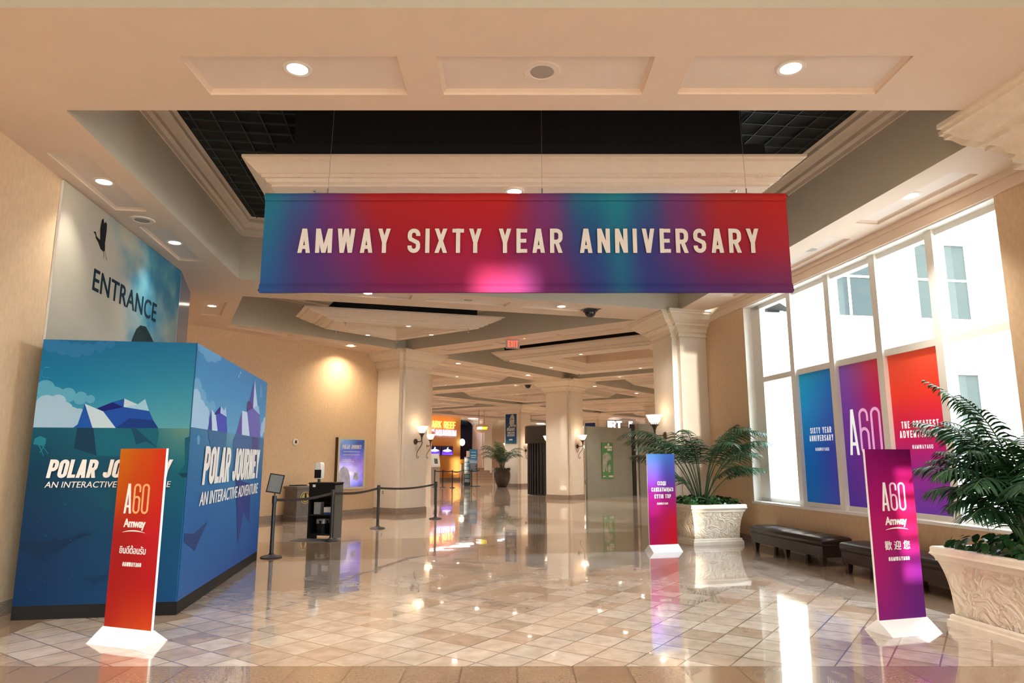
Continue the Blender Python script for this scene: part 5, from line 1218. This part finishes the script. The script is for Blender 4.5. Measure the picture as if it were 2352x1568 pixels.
for k, a in enumerate((22.6, 24.05)):
    tv = thing('wall_screen', 'wall screen with a white shark on purple, %s of the pair' % ('left' if k == 0 else 'right'), 'screen', tuple(hall(a, HB-.03))+(1.92,), TH)
    tv.scale = (.80, 1, .76)
    m = MB(); m.box(0, 1.62, -.08, 0, 0, .92); m.build('case', BLKMET, tv)
    def tvc(u, v): return ramp2([(0, [(0, (110, 60, 220)), (1, (130, 80, 230))]), (.35, [(0, (70, 40, 170)), (1, (60, 40, 160))]), (.6, [(0, (12, 6, 40)), (1, (12, 6, 40))]), (1, [(0, (8, 4, 30)), (1, (10, 6, 36))])])(u, v)
    m = MB(); m.grid(lambda u, v: (.04+1.54*u, -.082, .04+.84*v), 6, 12, tvc); m.build('picture', SCREEN, tv, vcol=True)
    m = MB(); flatshape(m, [(.1, .45), (.35, .55), (.7, .60), (.85, .84), (.95, .80), (.95, .62), (1.2, .58), (1.5, .46), (1.3, .40), (.9, .34), (.4, .36)], -.088); m.build('shark_picture', mat('glowing shark picture', (.8, .78, 1), .4, emit=1.0), tv)
TM = thing('ticket_machine', 'white ticket machine with a slanted face in front of the orange wall', 'ticket machine', (-4.68, 42.2, 0), 20)
TM.scale = (.66, 1, 1)
m = MB(); m.prism([(-.35, -.3), (.35, -.3), (.35, .3), (-.35, .3)], 0, 1.15); m.build('cabinet', mat('warm grey plastic', (.42, .34, .28), .5), TM)
m = MB(); m.loft([[(-.36, y, z), (.36, y, z), (.36, .3, z), (-.36, .3, z)] for y, z in ((-.34, 1.15), (-.34, 1.25), (-.1, 1.75), (.05, 1.9), (.1, 1.95))], True, (True, True)); m.build('head', WHITE, TM)
m = MB(); M = Matrix.Translation((0, -.225, 1.5)) @ Matrix.Rotation(math.radians(-25.6), 4, 'X'); m.box(-.16, .16, -.012, -.002, -.17, .17, 0, M); m.build('screen', mat('dim screen', (.12, .16, .14), .2), TM)
# shopfront, counter, dark interior
SHP = thing('shopfront', 'dark shopfront with blue shark picture and red light strip', 'shopfront', tuple(hall(SHOP0, HB))+(0,), TH)
Ls = SHOP1-SHOP0
m = MB(); m.box(0, Ls, 3.0, 3.1, 0, 4.85)
for k in range(14): m.box(0, Ls, 2.96, 3.0, .3+k*.32, .31+k*.32+.25)
m.box(0, .1, .3, 3, 0, 4.85); m.box(Ls-.1, Ls, .3, 3, 0, 4.85); m.build('back_wall', mat('dark slate boards', (.05, .042, .05), .6), SHP)
m = MB()
for k in range(9): m.box(k*Ls/9, k*Ls/9+.12, .3, 3.0, 4.45, 4.75)
m.build('rafters', BLACK, SHP)
m = MB(); m.box(.3, Ls-.05, 2.9, 2.94, 2.75, 2.85); m.build('light_strip', mat('red light strip', (1, .05, .05), .4, emit=4), SHP)
m = MB(); m.grid(lambda u, v: (Ls*.52+Ls*.44*u, 2.9, 3.05+1.25*v), 4, 6, ramp2([(0, [(0, (40, 80, 190)), (1, (30, 60, 150))]), (1, [(0, (60, 110, 230)), (1, (40, 80, 190))])])); m.build('picture_panel', SCREEN, SHP, vcol=True)
m = MB(); flatshape(m, [(Ls*.60, 3.55), (Ls*.75, 3.78), (Ls*.95, 3.75), (Ls*.95, 3.4), (Ls*.78, 3.38)], 2.88); m.build('shark_picture', mat('pale grey picture', (.6, .6, .62), .5, emit=.3), SHP)
m = MB(); m.box(0, Ls, .1, .6, 0, 1.25); m.build('counter', mat('tan counter', (.62, .45, .30), .5), SHP)
m = MB(); m.box(.0, 1.3, .15, .5, 1.26, 1.62); m.build('goods', mat('orange goods', (.75, .33, .03), .5, var=.5, scale=12), SHP)
m = MB(); m.lathe([(.001, 0), (.26, 0), (.28, -.06), (.28, -.1)], 24, M=Matrix.Translation((-.10, -.35, 2.95)) @ Matrix.Rotation(PI/2, 4, 'X')); m.build('round_sign', mat('lit green white sign', (.8, .95, .85), .4, emit=1.2), SHP)
# hanging oval sign
OV = thing('hanging_oval_sign', 'tan oval hanging sign with white and yellow lit letters', 'sign', (-2.02, 46.0, 3.66), 8)
OV.scale = (.54, .54, .54)
m = MB(); m.lathe([(.001, -.10), (.98, -.10), (1.0, -.08), (1.0, .08), (.98, .10), (.001, .10)], 40, M=Matrix.Scale(.56, 4, (0, 0, 1)) @ Matrix.Rotation(PI/2, 4, 'X')); m.v = [(x*.98, y, z) for x, y, z in m.v]; m.build('disc', mat('tan sign paint', (.62, .42, .28), .5), OV, smooth=40)
for x in (-.35, .30): m = MB(); m.tube([(x, 0, .50), (x, 0, (Z-3.66)/.54)], .05, 10); m.build('hanger', mat('tan sign paint', (1, 1, 1)), OV)
t_ = MB(); letters(t_, 'SUB', -.62, -.02, -.15, .32, .07, .07, .01, .16, y0=-.11); t_.build('lettering', mat('white lit letters', (1, 1, 1), .4, emit=1.6), OV)
t_ = MB(); letters(t_, 'WAY', -.01, .66, -.15, .32, .07, .07, .01, .16, y0=-.11); t_.build('lettering_yellow', mat('yellow lit letters', (.85, .85, .05), .4, emit=1.3), OV)
# stairs with handrail, brochure rack, blue stand
SR = thing('staircase', 'short flight of brown steps beyond the blue information stand', 'staircase', (-1.35, 47.5, 0), 8)
m = MB()
for k in range(6): m.box(-1.6+.12*k, 1.4-.36*k, -.0+.3*k, 2.6, .17*k, .17*(k+1))
m.build('steps', mat('brown stone steps', (.30, .19, .12), .4, var=.3, scale=3), SR)
m = MB(); m.tube([(1.35, -.1, .95), (-.3, 1.7, 1.95), (-1.4, 1.8, 1.98)], .03, 8); m.tube([(1.35, -.1, 0), (1.35, -.1, .95)], .03, 8); m.build('handrail', CHROME, SR)
m = MB(); m.box(-1.6, -.9, 1.8, 2.5, 1.0, 2.2); m.build('landing_wall', mat('tan paint', (1, 1, 1)), SR)
for k, x in enumerate((-1.22, -1.03)):
    o = thing('rope_bollard', 'short chrome gate post before the steps, %s one' % ('left' if k == 0 else 'right'), 'post', (x, 44.6+k*-1.0, 0)); m = MB(); m.lathe([(.001, 0), (.06, 0), (.06, .02), (.03, .03), (.03, 1.05), (.001, 1.06)], 14); m.build('post', CHROME, o, smooth=40)
IS = thing('information_stand', 'tall blue information stand with white lettering in the far hall', 'sign', (-2.36, 42.4, 0), 2)
IS.scale = (.74, 1, 1)
m = MB(); m.box(-.33, .33, -.02, .02, .85, 2.22); m.build('board', mat('blue print', (.06, .26, .50), .4), IS)
m = MB(); m.grid(lambda u, v: (-.31+.62*u, -.025, .87+1.33*v), 6, 24, ramp2([(0, [(0, (70, 75, 85)), (1, (75, 80, 90))]), (.36, [(0, (80, 95, 110)), (1, (85, 95, 110))]), (.39, [(0, (190, 215, 240)), (1, (190, 215, 240))]), (.52, [(0, (170, 185, 205)), (1, (120, 160, 210))]), (.58, [(0, (60, 130, 190)), (1, (60, 130, 190))]), (1, [(0, (60, 140, 195)), (1, (60, 140, 195))])])); m.build('print', PRINT, IS, vcol=True)
t_ = MB()
for z, x0, x1, hh in ((2.02, -.2, .2, .07), (1.82, -.22, .22, .09), (1.70, -.2, .2, .08)): t_.box(x0, x1, -.03, -.025, z, z+hh*.6)
for k in range(8): t_.box(-.25, .25-.05*(k % 3), -.03, -.025, .95+k*.05, .965+k*.05)
t_.build('print_lines', mat('pale print', (.5, .58, .64), .5), IS)
m = MB(); m.box(-.33, -.29, -.02, .02, .03, .86); m.box(.29, .33, -.02, .02, .03, 2.22); m.box(-.40, .55, -.18, .18, 0, .03); m.build('stand', BLKMET, IS)
BR = thing('brochure_rack', 'narrow rack of pale blue brochures left of the information stand', 'rack', (-2.76, 43.0, 0), 6)
BR.scale = (.62, 1, 1)
m = MB(); m.box(-.32, .32, .0, .25, .0, 1.75); m.build('carcass', BLKMET, BR)
for k in range(6):
    m = MB(); m.box(-.28, .28, -.03, .0, .22+k*.25, .42+k*.25); o = m.build('brochure_row', mat('brochure print %d' % (k % 3), [(.35, .5, .55), (.2, .38, .48), (.5, .55, .52)][k % 3], .4, var=.6, scale=9), BR)
# lit letters behind the hoarding
LT = thing('lit_sign', 'white lit letters showing above the grey hoarding', 'lit sign', (7.8, 56.0, 4.12), 4)
t_ = MB(); letters(t_, 'IRT', .0, 1.15, 0, .58, .15, .1, .08); letters(t_, 'F', 1.75, 2.05, .05, .5, .12, .1, .08); t_.build('lettering', mat('white lit letters', (1, 1, 1)), LT)
m = MB(); m.tube([(.9+1.2*k/12, 0, -.28+.16*math.sin(PI*k/12)) for k in range(13)], .06, 6); m.build('blue_arc', mat('blue lit arc', (.3, .25, 1), .4, emit=3), LT)
m = MB(); m.box(0, 2.1, .005, .05, .16, .22); m.build('backing', mat('grey sign backing', (.35, .3, .25), .5), LT)

# ------------------------------------------------------------------ outdoors: courtyard beyond the window, ground and screen behind the camera
EXT = mat('pale stucco', (.50, .48, .45), .8, var=.04)
cy = MB()
cc0 = on_wall(9.5, 3.0); dn = D(9.2); dw = D(99.2)
def cbox(u0, u1, o0, o1, z0, z1, mi=0): cy.prism([tuple(on_wall(u0, o0)), tuple(on_wall(u1, o0)), tuple(on_wall(u1, o1)), tuple(on_wall(u0, o1))], z0, z1, mi)
cbox(9.0, 9.6, 1.2, 26, -.1, 9.5)
for z, d in ((5.2, .25), (5.4, .4), (9.2, .5)): cbox(9.0-d, 9.0, 1.2, 26, z, z+.2)
for k in range(7):
    o0 = 2.6+k*3.3
    for z0, z1 in ((1.0, 4.2), (6.0, 8.4)):
        cbox(8.9, 9.0, o0-.15, o0+1.95, z1, z1+.2); cbox(8.93, 9.0, o0-.12, o0, z0, z1); cbox(8.93, 9.0, o0+1.8, o0+1.92, z0, z1); cbox(8.96, 9.01, o0, o0+1.8, z0, z1, 1)
        cbox(8.94, 9.0, o0+.86, o0+.94, z0, z1); cbox(8.94, 9.0, o0, o0+1.8, (z0+z1)/2, (z0+z1)/2+.07)
BL = struct(cy.build('wall_courtyard', [EXT, mat('grey curtained glass', (.028, .036, .034), .7, spec=.1)]), 'pale building across the courtyard')
pv = MB(); pv.poly([tuple(on_wall(-30, .3))+(.0,), tuple(on_wall(9, .3))+(.0,), tuple(on_wall(9, 40))+(.0,), tuple(on_wall(-30, 40))+(.0,)][::-1]); struct(pv.build('floor_courtyard', mat('pale paving', (.38, .37, .35), .7)), 'pale paving of the courtyard')
rl = thing('balustrade', 'white railing in the courtyard seen through the right window pane', 'railing')
m = MB()
for z in (.15, 1.0): m.prism([tuple(on_wall(-9, 4.0)), tuple(on_wall(7, 4.0)), tuple(on_wall(7, 4.08)), tuple(on_wall(-9, 4.08))], z, z+.1)
for k in range(33): m.prism([tuple(on_wall(-9+k*.5, 4.01)), tuple(on_wall(-8.94+k*.5, 4.01)), tuple(on_wall(-8.94+k*.5, 4.07)), tuple(on_wall(-9+k*.5, 4.07))], 0, 1.05)
m.build('rails', EXT, rl)

# unseen screen wall added behind the camera: its holes cut the sun into patches
sb = MB(); HOLES = [(2.52, 3.12, 3.2, 4.70), (6.45, 6.98, 1.35, 2.75), (7.09, 7.29, 2.8, 5.2)]+[(7.29, 8.30, 2.4+.2*k, 2.452+.2*k) for k in range(17)]+[(5.79, 6.0, 2.05, 2.2), (5.79, 6.0, 2.35, 2.95)]
xs = sorted(set([-26, 16]+[x for h in HOLES for x in h[:2]])); zs = sorted(set([-.1, 9.5]+[z for h in HOLES for z in h[2:]]))
for x0, x1 in zip(xs, xs[1:]):
    for z0, z1 in zip(zs, zs[1:]):
        cx_, cz_ = (x0+x1)/2, (z0+z1)/2
        if not any(h[0] < cx_ < h[1] and h[2] < cz_ < h[3] for h in HOLES): sb.box(x0, x1, -25.3, -25, z0, z1)
struct(sb.build('sun_screen_wall', mat('tan stucco', (.34, .31, .26), .8)), 'unseen screen wall added behind the camera to shape the sun')

# entrance frame behind the camera; slats added to band the sun on a sign
en = MB()
for x in (-4.4, -2.9, -1.4, .1, 1.6, 3.1, 4.5, 5.28, 6.6): en.box(x-.04, x+.04, -4.66, -4.56, 0, Z)
for z in (0, 2.4, Z-.1): en.box(-4.4, 6.6, -4.66, -4.56, z, z+.1)
en.box(4.5, 4.80, -4.63, -4.59, .1, 2.4)
for z0, z1 in ((.1, .86), (1.90, 2.4)): en.box(4.80, 5.28, -4.63, -4.59, z0, z1)
for z, h in ((1.02, .06), (1.21, .07), (1.42, .04), (1.60, .09), (1.78, .06)): en.box(4.80, 5.28, -4.63, -4.59, z, z+h)
struct(en.build('door_sun_slats', FRAMEW), 'unseen entrance frame with slats added to band the sun')

# lettering and pictures printed on a sheet belong to that sheet
for o in list(SC.objects):
    if o.parent or 'category' not in o: continue
    ch = list(o.children); panels = [c for c in ch if c.name.split('.')[0] in ('front_panel', 'side_panel')]
    base = [c for c in ch if c.name.split('.')[0] in ('print', 'cloth', 'sheet', 'disc', 'housing', 'picture')]
    lets = [c for c in ch if c.name.split('.')[0] in ('lettering', 'lettering_tinted', 'lettering_yellow', 'wordmark', 'print_lines', 'small_print', 'shark_picture') or c.name.split('.')[0].endswith('_print')]
    if panels:
        for p, l in zip(panels, lets): l.parent = p
    elif base:
        for l in lets: l.parent = base[0]
    for a, b in (('pictogram', 'sticker'), ('dial', 'cover'), ('dispenser_window', 'dispenser'), ('blue_band', 'carton'), ('sockets', 'plate'), ('screen', 'head'), ('scroll', 'body'), ('holder', 'shade'), ('liner', 'basket')):
        pa = [c for c in ch if c.name.split('.')[0] == b]
        for c in ch:
            if pa and c.name.split('.')[0] == a: c.parent = pa[0]
